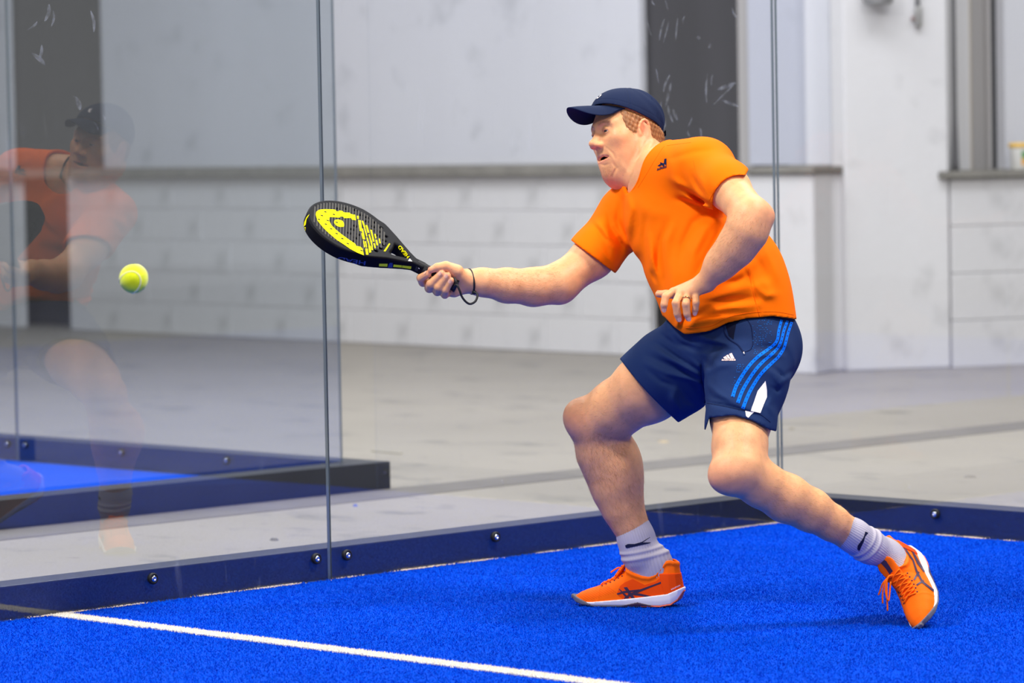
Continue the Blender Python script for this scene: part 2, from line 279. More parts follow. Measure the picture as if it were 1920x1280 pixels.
# ---- hall walls behind the courts
def base_pt(u, v): return G(u, v, GZ)
A0, A1 = base_pt(133, 619), base_pt(1211, 669); dA = (A1-A0)/np.linalg.norm(A1-A0); nA = np.array([-dA[1], dA[0], 0])  # nA points away from the camera
if nA @ FW < 0: nA = -nA
def onA(u, off=0.0):
    """plan point where the view through picture column u meets the wall line moved back by off"""
    d = ray(u, 340); d = d*np.array([1, 1, 0]); o = A0+nA*off-CAM*np.array([1, 1, 0]); o[2] = 0
    M2 = np.array([[d[0], -dA[0]], [d[1], -dA[1]]]); s = np.linalg.solve(M2, o[:2]); q = CAM*np.array([1, 1, 0])+d*s[0]; q[2] = GZ; return q
def zat(q, v): return float(P(960, v, depth(q))[2] + (RT[2]*0))
def zuv(u, v, q):
    Z = depth(np.array([q[0], q[1], 0.6])); return float(P(u, v, Z)[2])
LZ = zuv(641, 331, onA(641)); LT = zuv(641, 313, onA(641))
def slabA(name, u0, u1, off, thick, z0, z1, m, label, kind='structure', bevel=.01):
    a, b = onA(u0, off), onA(u1, off); a = a+np.array([0, 0, z0-GZ]); o = box(name, a, b-onA(u0, off), nA*thick, (0, 0, z1-z0), m, bevel=bevel)
    return tag(o, label, kind=kind)
wall = slabA('wall_back', 131, 1211, .02, .07, GZ, LZ, M_WHITE, 'whitewashed block wall behind the courts')
# its blocks: running bond, slightly proud of the joints
bl_len, bl_h = .62, (LZ-GZ)/5; La = np.linalg.norm(A1-A0); bmB = bmesh.new(); addbox(bmB, A0, dA*(bl_len-.005), nA*.03, (0, 0, bl_h-.004), .006)
blk = bmobj('block', bmB, M_WHITE, wall, loc=tuple(A0)); first = True
for r in range(5):
    x = -(.31 if r % 2 else 0)-.02
    while x < La-.05:
        x0 = max(x, -.02); ln = min(x+bl_len, np.linalg.norm(onA(1211)-A0))-x0
        if ln > .1:
            o = blk if first else blk.copy(); first = False
            if o is not blk: COL.objects.link(o)
            o.parent = wall; o.location = Vector(A0+dA*x0+np.array([0, 0, r*bl_h+.004])+nA*(.010+.004*random.random()))-wall.location; o.scale = (1, 1, 1)
            if ln < bl_len-.02:
                bmS = bmesh.new(); addbox(bmS, (0, 0, 0), dA*(ln-.005), nA*.03, (0, 0, bl_h-.004), .006); me = bpy.data.meshes.new('block'); bmS.to_mesh(me); bmS.free(); me.materials.append(M_WHITE); o.data = me
        x += bl_len
slabA('wall_back_upper', 195, 1203, .32, .06, LT, 7, M_UPPER, 'pale upper hall wall above the ledge')
slabA('trim_1', 127, 1215, -.05, .42, LZ, LT, M_LEDGE, 'grey concrete ledge along the block wall')
slabA('wall_back_left', -500, 31, .02, .07, GZ, LZ, M_WHITE, 'whitewashed wall left of the dark opening'); slabA('wall_back_left_upper', -500, 19, .32, .06, LT, 7, M_UPPER, 'pale wall left of the dark opening')
slabA('trim_2', -500, 32, -.05, .42, LZ, LT, M_LEDGE, 'grey ledge left of the dark opening')
slabA('door_1', -20, 235, .40, .08, GZ, 7, M_DARK, 'dark steel door behind the mirrored player')
slabA('door_2', 1160, 1400, .40, .08, GZ, 7, M_DARK, 'tall dark steel door behind the cap')
slabA('trim_3', 1386, 1412, .2, .3, LZ-.2, 7, M_GREYJ, 'grey jamb right of the dark door')
# right part: pier, pilaster and sill wall, each set out from the floor line
B0, B1, B1b, B2, B3, B4 = (base_pt(u, v) for u, v in ((1395, 694), (1530, 702), (1560, 697), (1590, 696), (1783, 689), (1960, 681)))
B0 = B1-dA*.5
def prism(name, plan, z0, z1, m, label, parent=None, kind='structure'):
    bm = bmesh.new(); lo = [bm.verts.new((p[0], p[1], z0)) for p in plan]; hi = [bm.verts.new((p[0], p[1], z1)) for p in plan]; n = len(plan)
    bm.faces.new(lo[::-1]); bm.faces.new(hi)
    for i in range(n): bm.faces.new((lo[i], lo[(i+1) % n], hi[(i+1) % n], hi[i]))
    bmesh.ops.recalc_face_normals(bm, faces=bm.faces[:]); bmesh.ops.bevel(bm, geom=bm.edges[:], offset=.008, segments=2, affect='EDGES')
    return tag(bmobj(name, bm, m, parent, loc=(plan[0][0], plan[0][1], z0)), label, kind=kind)
back = nA*1.3
zp = zuv(1500, 326, B1); zq = zuv(1500, 313, B1)
pier = prism('wall_right', [B0, B1, B1b+(B1b-B1)*.2, B1b+back, B0+back], GZ, zp, M_WHITE, 'low whitewashed pier beside the pilaster')
e = (B1-B1b)/np.linalg.norm(B1-B1b)*.03
prism('trim_4', [B0+e-dA*.02, B1+e+dA*.02, B1b+dA*.02, B1b+back, B0+back], zp, zq, M_LEDGE, 'grey ledge on the low pier')
up0 = [q+nA*.12 for q in (B0, B1)]
def sub(u0, u1, off, z0, z1, m, name, label):
    """vertical panel above the pier, parallel to the back wall"""
    def pt(u):
        d = ray(u, 340)*np.array([1, 1, 0]); o = (B1+nA*off-CAM)*np.array([1, 1, 0]); s = np.linalg.solve(np.array([[d[0], -dA[0]], [d[1], -dA[1]]]), o[:2]); q = CAM+d*s[0]; q[2] = z0; return q
    a, b = pt(u0), pt(u1); return tag(box(name, a, b-a, nA*.12, (0, 0, z1-z0), m, bevel=.006), label, kind='structure')
sub(1405, 1516, .75, zq, 7, M_PALE, 'wall_right_upper', 'pale blue grey infill above the low pier'); sub(1512, 1560, .62, zq, 7, M_UPPER, 'trim_5', 'pale post beside the grey infill')
dB = (B4-B3)/np.linalg.norm(B4-B3); nB = np.array([-dB[1], dB[0], 0]); nB = nB if nB @ FW > 0 else -nB; LB = 7.0
prism('pillar_1', [B2, B3, B3+nB*.16, B2+nB*.16], GZ, 7, M_WHITE, 'wide whitewashed pilaster at the hall corner')
prism('trim_6', [B1b+(B2-B1b)*.1+nA*.1, B2+nA*.1, B2+back, B1b+back], GZ, 7, M_GREYJ, 'rebate left of the pilaster, its shade put into the grey colour')  # the rebate's shade is painted in with the grey material
zr, zs = zuv(1850, 333, base_pt(1850, 686)), zuv(1850, 319, base_pt(1850, 686))
sw = prism('wall_right_sill', [B3+dB*.01+nB*.03, B3+dB*LB+nB*.03, B3+dB*LB+nB*.5, B3+nB*.5], GZ, zr, M_WHITE, 'whitewashed sill wall right of the pilaster')
bmB = bmesh.new(); addbox(bmB, B3+dB*.014, dB*1.9, nB*.035, (0, 0, (zr-GZ)/4-.003), .004); b0 = bmobj('block', bmB, M_WHITE, sw)
for k in range(1, 4):
    o = b0.copy(); COL.objects.link(o); o.parent = sw; o.location = b0.location+Vector((0, 0, (zr-GZ)/4*k))
prism('trim_7', [B3-dB*.07-nB*.05, B3+dB*LB-nB*.05, B3+dB*LB+nB*.5, B3-dB*.0+nB*.5], zr, zs, M_LEDGE, 'grey window ledge right of the pilaster')
def onB(u, off):
    d = ray(u, 330)*np.array([1, 1, 0]); o = (B3+nB*off-CAM)*np.array([1, 1, 0]); s = np.linalg.solve(np.array([[d[0], -dB[0]], [d[1], -dB[1]]]), o[:2]); q = CAM+d*s[0]; q[2] = zs; return q
def slabB(name, u0, u1, off, m, label, th=.1, parent=None):
    a, b = onB(u0, off), onB(u1, off); o = box(name, a, b-a, nB*th, (0, 0, 5.5), m, parent, bevel=.004)
    if parent is None: tag(o, label, kind='structure')
    return o
slabB('trim_8', 1770, 1821, .30, M_WHITE, 'white reveal between pipe and window'); q9 = onB(1886, .30); tag(box('trim_9', q9, dB*6, nB*.1, (0, 0, 5.5), M_UPPER, bevel=.004), 'white wall right of the dark window', kind='structure')
wn = slabB('window_1', 1815, 1890, .46, M_DARK, 'narrow dark window above the right ledge'); slabB('mullion', 1855, 1861, .40, M_GREYJ, '', .06, wn); slabB('frame', 1817, 1823, .32, mat('cream window frame', (214, 196, 168), .5), '', .1, wn)
# ================================================================== implicit surfaces -> one continuous mesh (sparse surface nets)
def nrmv(v): v = np.asarray(v, float); return v/np.linalg.norm(v)
def rc(a, b, ra, rb, n=None, s=1.0):
    """tapered capsule; optional squash by s along the direction n"""
    a = np.asarray(a, np.float32); b = np.asarray(b, np.float32); ba = b-a; l2 = max(float(ba @ ba), 1e-12); n = None if n is None else nrmv(n).astype(np.float32); ms = min(s, 1.0)
    def fn(p):
        pa = p-a; t = np.clip((pa @ ba)/l2, 0, 1); v = pa-t[:, None]*ba
        if n is not None: v = v+np.outer((v @ n)*(1/s-1), n)
        return (np.sqrt((v*v).sum(1))-(ra+(rb-ra)*t))*ms
    return fn
def ell(c, r, fr=None):
    """ellipsoid: centre, radii, frame rows = its axes"""
    c = np.asarray(c, np.float32); r = np.asarray(r, np.float32); M = np.eye(3, dtype=np.float32) if fr is None else np.asarray(fr, np.float32)
    def fn(p):
        q = (p-c) @ M.T; k0 = np.sqrt(((q/r)**2).sum(1)); k1 = np.sqrt(((q/(r*r))**2).sum(1))+1e-9
        return k0*(k0-1)/k1
    return fn
class Field:
    def __init__(s, prims=None): s.p = list(prims or [])
    def u(s, fn, k=.01): s.p.append((fn, k, 'u')); return s
    def s(s, fn, k=.005): s.p.append((fn, k, 's')); return s
    def chain(s, pts, k=.02, n=None, sq=1.0):
        for (a, ra), (b, rb) in zip(pts[:-1], pts[1:]): s.u(rc(a, b, ra, rb, n, sq), k)
        return s
    def ev(s, p, idx=None):
        d = np.full(len(p), 1e3, np.float32)
        for i in (range(len(s.p)) if idx is None else idx):
            fn, k, op = s.p[i]; e = fn(p)
            if op == 'u': h = np.maximum(k-np.abs(d-e), 0)/k; d = np.minimum(d, e)-h*h*k*.25
            else: e = -e; h = np.maximum(k-np.abs(d-e), 0)/k; d = np.maximum(d, e)+h*h*k*.25
        return d
def polygonise(F, lo, hi, h, post=None, omax=0.0, n=20, keep=.03, cm=1.6):
    lo = np.asarray(lo, np.float32); hi = np.asarray(hi, np.float32); nb = np.ceil((hi-lo)/(n*h)).astype(int)
    bi = np.stack(np.meshgrid(*[np.arange(k) for k in nb], indexing='ij'), -1).reshape(-1, 3); R_ = n*h*math.sqrt(3)/2
    cen = lo+(bi+.5)*n*h; cen = cen.astype(np.float32)
    dp = np.stack([fn(cen) for fn, k, op in F.p]); dtot = F.ev(cen); dd = post(cen, dtot) if post else dtot
    act = np.abs(dd) < 1.7*R_+.012
    g = np.stack(np.meshgrid(*[np.arange(n+1)]*3, indexing='ij'), -1).reshape(-1, 3).astype(np.float32)*h
    dims = nb*n+4; st = np.array([dims[1]*dims[2], dims[2], 1], np.int64); cid = []; cpos = []; quads = []
    cor = [(i, j, k) for i in (0, 1) for j in (0, 1) for k in (0, 1)]; ed = [(a, b) for a in range(8) for b in range(a+1, 8) if bin(a ^ b).count('1') == 1]; cv = np.array(cor, np.float32)
    for b in np.nonzero(act)[0]:
        idx = [i for i in range(len(F.p)) if dp[i, b] < cm*R_+omax+F.p[i][1]+.01]
        if not idx: continue
        o = lo+bi[b]*n*h; p = g+o; d = F.ev(p, idx); d = (post(p, d) if post else d).reshape(n+1, n+1, n+1); neg = d < 0
        if neg.all() or not neg.any(): continue
        C8 = np.stack([neg[i:n+i, j:n+j, k:n+k] for i, j, k in cor], -1); sm = C8.sum(-1); ac = np.argwhere((sm > 0) & (sm < 8)); gi = ac+bi[b]*n
        D8 = np.stack([d[ac[:, 0]+i, ac[:, 1]+j, ac[:, 2]+k] for i, j, k in cor], -1); acc = np.zeros((len(ac), 3), np.float32); cnt = np.zeros(len(ac), np.float32)
        for x, y in ed:
            dx, dy = D8[:, x], D8[:, y]; m = (dx < 0) != (dy < 0); t = np.where(m, dx/np.where(m, dx-dy, 1), 0)
            acc += np.where(m[:, None], cv[x]+t[:, None]*(cv[y]-cv[x]), 0); cnt += m
        cid.append((gi+1) @ st); cpos.append(o+(ac+acc/cnt[:, None])*h)
        for ax in range(3):
            sl1 = [slice(0, n)]*3; sl2 = [slice(0, n)]*3; sl2[ax] = slice(1, n+1); m = neg[tuple(sl1)] != neg[tuple(sl2)]; e = np.argwhere(m)
            if not len(e): continue
            ins = neg[tuple(sl1)][m]; q = e+bi[b]*n+1; b1, b2 = (ax+1) % 3, (ax+2) % 3; base = q @ st
            Q = np.stack([base, base-st[b1], base-st[b1]-st[b2], base-st[b2]], 1); Q[~ins] = Q[~ins][:, ::-1]; quads.append(Q)
    cid = np.concatenate(cid); cpos = np.concatenate(cpos); quads = np.concatenate(quads); u, ix = np.unique(cid, return_index=True); V = cpos[ix]
    f = np.searchsorted(u, quads); f = np.clip(f, 0, len(u)-1); ok = (u[f] == quads).all(1); f = f[ok]
    if keep:
        # drop stray crumbs: keep only pieces that hold more than a small share of the surface
        lab = np.arange(len(V))
        while True:
            m = lab[f].min(1); n2 = lab.copy()
            for k in range(4): np.minimum.at(n2, f[:, k], m)
            n2 = n2[n2]
            if (n2 == lab).all(): break
            lab = n2
        cnt = np.bincount(lab, minlength=len(V)); f = f[cnt[lab[f[:, 0]]] > keep*len(V)]
        us = np.zeros(len(V), bool); us[f.ravel()] = True; rm = np.cumsum(us)-1; V, f = V[us], rm[f]
    return V, f
def smoothv(V, Fq, it=1, lam=.5):
    for _ in range(it):
        acc = np.zeros_like(V); cnt = np.zeros(len(V), np.float32)
        for a in range(4):
            b = Fq[:, (a+1) % 4]; np.add.at(acc, Fq[:, a], V[b]); np.add.at(cnt, Fq[:, a], 1); np.add.at(acc, b, V[Fq[:, a]]); np.add.at(cnt, b, 1)
        V = V+lam*(acc/np.maximum(cnt, 1)[:, None]-V)
    return V
def setcol(o, name, C):
    a = o.data.color_attributes.new(name, 'FLOAT_COLOR', 'POINT'); c = np.ones((len(o.data.vertices), 4), np.float32); c[:, :3] = C; a.data.foreach_set('color', c.ravel())
def J(u, v, Z, rpx): return (P(u, v, Z), rpx*Z/FPX)
def bvh_of(o):
    b = np.array(wloc(o)); n = len(o.data.vertices); co = np.empty(n*3, np.float32); o.data.vertices.foreach_get('co', co); co = co.reshape(-1, 3)+b
    return BVHTree.FromPolygons(co.tolist(), [tuple(p.vertices) for p in o.data.polygons])
def decal(name, polys, bvh, m, parent, off=.0012, step=5.0, direction=None):
    """flat print lying on a surface: outlines given where they are seen, dropped onto the surface and kept flush with it"""
    V = []; Fc = []
    for poly in polys:
        bm = bmesh.new(); vs = [bm.verts.new((x, y, 0)) for x, y in poly]
        try: f = bm.faces.new(vs)
        except ValueError: bm.free(); continue
        bmesh.ops.triangulate(bm, faces=[f])
        for _ in range(5):
            es = [e for e in bm.edges if e.calc_length() > step]
            if not es: break
            bmesh.ops.subdivide_edges(bm, edges=es, cuts=1); bmesh.ops.triangulate(bm, faces=[f for f in bm.faces if len(f.verts) > 3])
        hit = {}
        for v in bm.verts:
            d = ray(v.co.x, v.co.y); loc, nn, i, dist = bvh.ray_cast(Vector(CAM), Vector(d), 40)
            if loc is not None: hit[v] = len(V); V.append(np.array(loc)+(np.array(nn) if nn.dot(Vector(d)) < 0 else -np.array(nn))*off)
        for f in bm.faces:
            if all(v in hit for v in f.verts):
                q = [hit[v] for v in f.verts]; zz = [depth(V[i]) for i in q]
                if max(zz)-min(zz) < .08: Fc.append(tuple(q if f.normal.z < 0 else q[::-1]))
        bm.free()
    return mk(name, V, Fc, m, parent)
def glyphs(txt):
    c = bpy.data.curves.new('t', 'FONT'); c.body = txt; c.offset = .022; o = bpy.data.objects.new('t', c); COL.objects.link(o); dg = bpy.context.evaluated_depsgraph_get()
    me = bpy.data.meshes.new_from_object(o.evaluated_get(dg)); V = np.array([v.co[:2] for v in me.vertices]); Fc = [list(p.vertices) for p in me.polygons]
    bpy.data.objects.remove(o); bpy.data.curves.remove(c); bpy.data.meshes.remove(me); lo, hi = V.min(0), V.max(0); return (V-lo)/(hi-lo), Fc
# ================================================================== the player: one continuous body
def skin_mat():
    m = bpy.data.materials.new('skin'); m.use_nodes = True; N, L = nd(m); b = N['Principled BSDF']
    at = N.new('ShaderNodeAttribute'); at.attribute_name = 'tone'; tc = N.new('ShaderNodeTexCoord')
    t = N.new('ShaderNodeTexNoise'); t.inputs['Scale'].default_value = 38; t.inputs['Detail'].default_value = 5; L.new(tc.outputs['Object'], t.inputs[0])
    r = N.new('ShaderNodeMapRange'); r.inputs[1].default_value = .3; r.inputs[2].default_value = .7; r.inputs[3].default_value = .9; r.inputs[4].default_value = 1.08; L.new(t.outputs[0], r.inputs[0])
    mx = N.new('ShaderNodeMix'); mx.data_type = 'RGBA'; mx.blend_type = 'MULTIPLY'; mx.inputs[0].default_value = 1; L.new(at.outputs[0], mx.inputs[6]); L.new(r.outputs[0], mx.inputs[7])
    v = N.new('ShaderNodeTexVoronoi'); v.inputs['Scale'].default_value = 120; L.new(tc.outputs['Object'], v.inputs[0])      # freckles
    r2 = N.new('ShaderNodeMapRange'); r2.inputs[1].default_value = .12; r2.inputs[2].default_value = .2; r2.inputs[3].default_value = .4; r2.inputs[4].default_value = 0; L.new(v.outputs[0], r2.inputs[0])
    t3 = N.new('ShaderNodeTexNoise'); t3.inputs['Scale'].default_value = 55; L.new(tc.outputs['Object'], t3.inputs[0]); g = N.new('ShaderNodeMath'); g.operation = 'GREATER_THAN'; g.inputs[1].default_value = .57; L.new(t3.outputs[0], g.inputs[0])
    ml = N.new('ShaderNodeMath'); ml.operation = 'MULTIPLY'; L.new(r2.outputs[0], ml.inputs[0]); L.new(g.outputs[0], ml.inputs[1])
    m2 = N.new('ShaderNodeMix'); m2.data_type = 'RGBA'; L.new(ml.outputs[0], m2.inputs[0]); L.new(mx.outputs[2], m2.inputs[6]); m2.inputs[7].default_value = (*lin((176, 112, 78)), 1)
    L.new(m2.outputs[2], b.inputs['Base Color']); b.inputs['Roughness'].default_value = .48; b.inputs['Specular IOR Level'].default_value = .28
    b.inputs['Subsurface Weight'].default_value = .25; b.inputs['Subsurface Radius'].default_value = (1, .3, .15); b.inputs['Subsurface Scale'].default_value = .006
    bp = N.new('ShaderNodeBump'); bp.inputs['Strength'].default_value = .25; bp.inputs['Distance'].default_value = .0015; t4 = N.new('ShaderNodeTexNoise'); t4.inputs['Scale'].default_value = 260; L.new(tc.outputs['Object'], t4.inputs[0])
    L.new(t4.outputs[0], bp.inputs['Height']); L.new(bp.outputs[0], b.inputs['Normal']); return m
M_SKIN = skin_mat()
f32 = lambda x: np.asarray(x, np.float32)
def uvd(p):
    d = p-f32(CAM); z = d @ f32(FW); return 960+FPX*(d @ f32(RT))/z, 640-FPX*(d @ f32(UP))/z, z
def segd(u, v, a, b):
    ax, ay = a; bx, by = b; dx, dy = bx-ax, by-ay; t = np.clip(((u-ax)*dx+(v-ay)*dy)/(dx*dx+dy*dy+1e-9), 0, 1); return np.hypot(u-ax-t*dx, v-ay-t*dy), t
def folds(lst):
    """cloth creases: (start, end, width px, height m); positive = ridge"""
    def fn(p):
        u, v, z = uvd(p); o = np.zeros(len(p), np.float32)
        for path, w, h in lst:
            q_ = np.asarray(path, np.float32); m0 = 3*w; k_ = np.nonzero((u > q_[:, 0].min()-m0) & (u < q_[:, 0].max()+m0) & (v > q_[:, 1].min()-m0) & (v < q_[:, 1].max()+m0))[0]
            if not len(k_): continue
            uu, vv = u[k_], v[k_]; L_ = len(path)-1; best = np.full(len(k_), 1e6, np.float32); tt = np.zeros(len(k_), np.float32)
            for i in range(L_):
                d, t = segd(uu, vv, path[i], path[i+1]); m = d < best; best = np.where(m, d, best); tt = np.where(m, (i+t)/L_, tt)
            o[k_] += h*np.exp(-(best/w)**2)*np.sin(np.pi*np.clip(tt*.86+.07, 0, 1))
        return o
    return fn
def PT(t): return P(*t)
# ---- torso frame: his left, up the spine, chest forward
Lt = nrmv(RUC(.62, .08, .75)); Tt = RUC(-.42, .88, -.2); Ft = nrmv(np.cross(Lt, Tt)); Tt = np.cross(Ft, Lt); TF = np.array([Lt, Tt, Ft])
Lp = nrmv(RUC(.66, -.06, .75)); Tp = RUC(-.22, .96, -.1); Fp = nrmv(np.cross(Lp, Tp)); Tp = np.cross(Fp, Lp); PF = np.array([Lp, Tp, Fp])
# ---- head frame
HS = .98
Lh = nrmv(RUC(.50, .19, .84)); Fh = RUC(-.84, .03, .50); Fh = nrmv(Fh-Lh*(Fh @ Lh)); Uh = np.cross(Lh, -Fh); Uh = Uh if Uh @ UP > 0 else -Uh; HF = np.array([Lh, Fh, Uh])
HC = P(1176, 259, 10.40)
def hp(x, y, z): return HC+HS*(Lh*x+Fh*y+Uh*z)
def hloc(X): return ((np.asarray(X)-HC) @ HF.T)/HS
def hell(c, r, rot=None):
    fr = HF if rot is None else rot @ HF
    return ell(hp(*c), np.array(r)*HS, fr)
def hrc(a, b, ra, rb, **k): return rc(hp(*a), hp(*b), ra*HS, rb*HS, **k)
def rx(a): c, s = math.cos(a), math.sin(a); return np.array([[1, 0, 0], [0, c, s], [0, -s, c]])
def rz(a): c, s = math.cos(a), math.sin(a); return np.array([[c, s, 0], [-s, c, 0], [0, 0, 1]])
torso = []
torso += [(ell(PT((1277, 414, 10.27)), (.160, .168, .125), TF), .05), (ell(PT((1343, 513, 10.20)), (.176, .160, .154), TF), .08), (ell(PT((1383, 628, 10.16)), (.160, .125, .140), PF), .08),
          (rc(P(1246, 319, 10.27), P(1302, 313, 10.15), .061, .060), .05), (rc(P(1236, 322, 10.29), P(1322, 314, 10.12), .055, .056), .05), (rc(P(1215, 345, 10.36), P(1180, 402, 10.44), .058, .054), .05)]
NECK = [(hp(0, -.022, -.045), .064), (P(1226, 338, 10.33), .072)]
def bchain(F, pts, k=.02): F.chain([J(*p) for p in pts], k)
B = Field()
for i_, (fn, k) in enumerate(torso): B.u((lambda p, fn=fn, o=(.014 if i_ < 3 else .003): fn(p)+o), k)
B.chain(NECK, .04)
# arms
LARM = [(1326, 314, 10.10, 42), (1366, 353, 9.98, 37), (1407, 404, 9.86, 35)]; LFORE = [(1412, 408, 9.855, 33), (1400, 434, 9.855, 36), (1378, 466, 9.87, 33), (1352, 494, 9.89, 27), (1324, 528, 9.92, 19.5)]
RARM = [(1166, 412, 10.44, 40), (1112, 482, 10.38, 37), (1050, 530, 10.33, 35)]; RFORE = [(1045, 533, 10.33, 35), (1000, 538, 10.31, 32.5), (950, 535, 10.28, 29), (905, 529, 10.25, 23), (880, 527, 10.24, 21)]
bchain(B, LARM, .03); bchain(B, LFORE, .03); bchain(B, RARM, .03); bchain(B, RFORE, .03)
B.u(rc(*[P(1437, 405, 9.86)]*2, .013, .013), .03)
# legs
RTH = [(1322, 655, 10.24, 74), (1215, 727, 10.34, 64), (1155, 766, 10.41, 52), (1114, 789, 10.45, 45)]
RSH = [(1112, 797, 10.45, 43), (1128, 850, 10.47, 44), (1145, 885, 10.48, 45), (1156, 920, 10.48, 42), (1169, 955, 10.48, 36), (1184, 988, 10.48, 29.5), (1201, 1035, 10.48, 22)]
LTH = [(1408, 672, 10.06, 76), (1390, 780, 9.93, 56), (1387, 840, 9.86, 49), (1386, 878, 9.82, 46)]
LSH = [(1390, 882, 9.82, 45), (1428, 908, 9.85, 41), (1475, 934, 9.88, 43), (1520, 956, 9.91, 38), (1560, 980, 9.94, 31), (1592, 1000, 9.97, 27), (1648, 1040, 10.03, 22)]
for c in (RTH, RSH, LTH, LSH): bchain(B, c, .025)
B.u(ell(P(1083, 778, 10.44), (.03, .034, .034)), .05); B.u(ell(P(1357, 893, 9.80), (.034, .034, .034)), .05)     # kneecaps
B.u(ell(P(1168, 872, 10.49), (.045, .075, .08), np.array([RT, FW, UP])), .06)                                  # calf
# feet inside the socks
# the shoes' frames: heel point, toe axis, up axis (the left one stands on its toe)
def frame(O, ax, up): ax = nrmv(ax); up = nrmv(up-ax*(up @ ax)); ly = np.cross(up, ax); return np.array(O), ax, ly, up
def infr(fr, x, y, z): return fr[0]+fr[1]*x+fr[2]*y+fr[3]*z
aL = RUC(.03, -.52, .855); uL = RUC(-.74, .55, .36); TOE = P(1742, 1174, 9.90); OL = TOE-nrmv(aL)*.305
FR_R = frame(G(1283, 1135.5), G(1074, 1132)-G(1283, 1135.5), np.array([0, 0, 1.])); FR_L = frame(OL, aL, uL)
RFOOT = [(infr(FR_R, .075, 0, .13), .024), (infr(FR_R, .062, 0, .06), .020), (infr(FR_R, .14, 0, .050), .020), (infr(FR_R, .22, 0, .032), .014)]
LFOOT = [(infr(FR_L, .080, 0, .125), .024), (infr(FR_L, .062, 0, .06), .020), (infr(FR_L, .14, 0, .050), .020), (infr(FR_L, .22, 0, .032), .014)]
B.chain(RFOOT, .02); B.chain(LFOOT, .02)
# hands
def finger(F, pts, k=.0025): bchain(F, pts, k)
for mc, k in (((1263, 547, 9.955, 8.5), .012), ((1276, 550, 9.93, 9), .012), ((1290, 551, 9.92, 8.5), .012), ((1304, 547, 9.92, 8), .012)):
    bchain(B, [(1324, 528, 9.925, 15), mc], k)
LF = {'index': [(1262, 547, 9.955, 8), (1248, 556, 9.94, 7.4), (1245, 571, 9.935, 6.8), (1245, 580, 9.94, 5.6)], 'middle': [(1275, 551, 9.93, 8), (1267, 568, 9.905, 7.6), (1270, 588, 9.91, 6.9), (1273, 598, 9.915, 5.9)],
      'ring': [(1289, 553, 9.92, 7.8), (1286, 570, 9.895, 7.6), (1288, 588, 9.90, 6.7), (1291, 597, 9.905, 5.7)], 'pinky': [(1304, 549, 9.92, 7.2), (1305, 567, 9.90, 6.7), (1304, 579, 9.905, 6), (1303, 586, 9.91, 5.2)],
      'thumb': [(1300, 538, 9.965, 11), (1268, 552, 9.985, 9), (1248, 551, 9.985, 7.8), (1235, 551, 9.985, 6.6)]}
for v in LF.values(): finger(B, v)
ZH = 10.215
for q in ((812, 529), (822, 536), (832, 542), (842, 545)): bchain(B, [(872, 527, 10.245, 18), (*q, 10.25, 10)], .012)      # palm behind the grip
bchain(B, [(872, 528, 10.24, 17), (852, 546, 10.235, 11)], .015); bchain(B, [(874, 524, 10.225, 15), (852, 508, 10.20, 12.5)], .015)   # heel of the hand, thenar
RF = {'thumb': [(857, 508, 10.20, 12.5), (836, 499, 10.190, 9.6), (820, 501, 10.186, 8.2), (808, 506, 10.186, 6.3)], 'index': [(812, 529, 10.255, 9), (793, 529, 10.238, 8.5), (789, 521, 10.212, 8.0), (802, 514, 10.192, 7)],
      'middle': [(822, 536, 10.25, 9.5), (805, 540, 10.225, 9), (808, 532, 10.195, 8.6), (828, 513, 10.182, 7)], 'ring': [(832, 542, 10.25, 9.5), (820, 546, 10.22, 8.8), (822, 538, 10.19, 8.4), (839, 517, 10.18, 7)],
      'pinky': [(842, 546, 10.245, 9), (834, 552, 10.215, 7.8), (835, 543, 10.19, 7.6), (846, 526, 10.18, 6.4)]}
for v in RF.values(): finger(B, v)
# ---- head (local units: x his left, y forward, z up, origin between the ears)
Hd = Field()
Hd.u(hell((0, -.012, .048), (.077, .098, .082)), .01); Hd.u(hell((0, .030, .0), (.066, .068, .085)), .03)
EX, EY, EZ = .0310, .0800, .0105
for s in (-1, 1):
    Hd.u(hrc((s*.054, -.004, -.054), (s*.016, .052, -.094), .032, .022), .035)   # jaw
    Hd.u(hell((s*.044, .026, -.056), (.034, .040, .046)), .03)                   # cheeks
    Hd.u(hell((s*.047, .055, -.012), (.022, .022, .018)), .03)                   # cheekbones
    Hd.u(hrc((s*.046, .074, .030), (s*.012, .089, .029), .008, .010), .02)       # brow
Hd.u(hell((0, .012, -.110), (.062, .058, .042)), .03)                            # double chin
Hd.u(hell((0, .067, -.103), (.020, .018, .020)), .014)                           # chin
Hd.u(hell((0, .068, -.060), (.032, .024, .032)), .025)                           # muzzle
Hd.u(hrc((0, .089, .022), (0, .110, -.0185), .0080, .0095), .016); Hd.u(hell((0, .1160, -.0235), (.0105, .0105, .0090)), .01)
for s in (-1, 1): Hd.u(hell((s*.0140, .1030, -.0285), (.0075, .0125, .0075)), .008)
for s in (-1, 1):
    Hd.s(hell((s*EX, EY+.022, EZ), (.020, .017, .013)), .018)                    # sockets
    Hd.u(rc(hp(s*EX, EY, EZ), hp(s*EX, EY, EZ), .0146*HS, .0146*HS), .006)       # lids over the eyeball
    Hd.s(hell((s*EX, EY+.0155, EZ-.0032), (.0140, .011, .0026)), .002)           # opening between the lids
    Hd.u(hrc((s*(EX+.012), EY+.003, EZ+.0045), (s*(EX-.0105), EY+.0115, EZ+.0035), .0030, .0030), .003)  # upper lid fold
    Hd.s(hell((s*.0080, .108, -.0365), (.0042, .0062, .0045)), .004)             # nostrils
MY = .0895
Hd.s(hell((0, MY-.004, -.0635), (.0300, .022, .0076)), .004)                          # open mouth
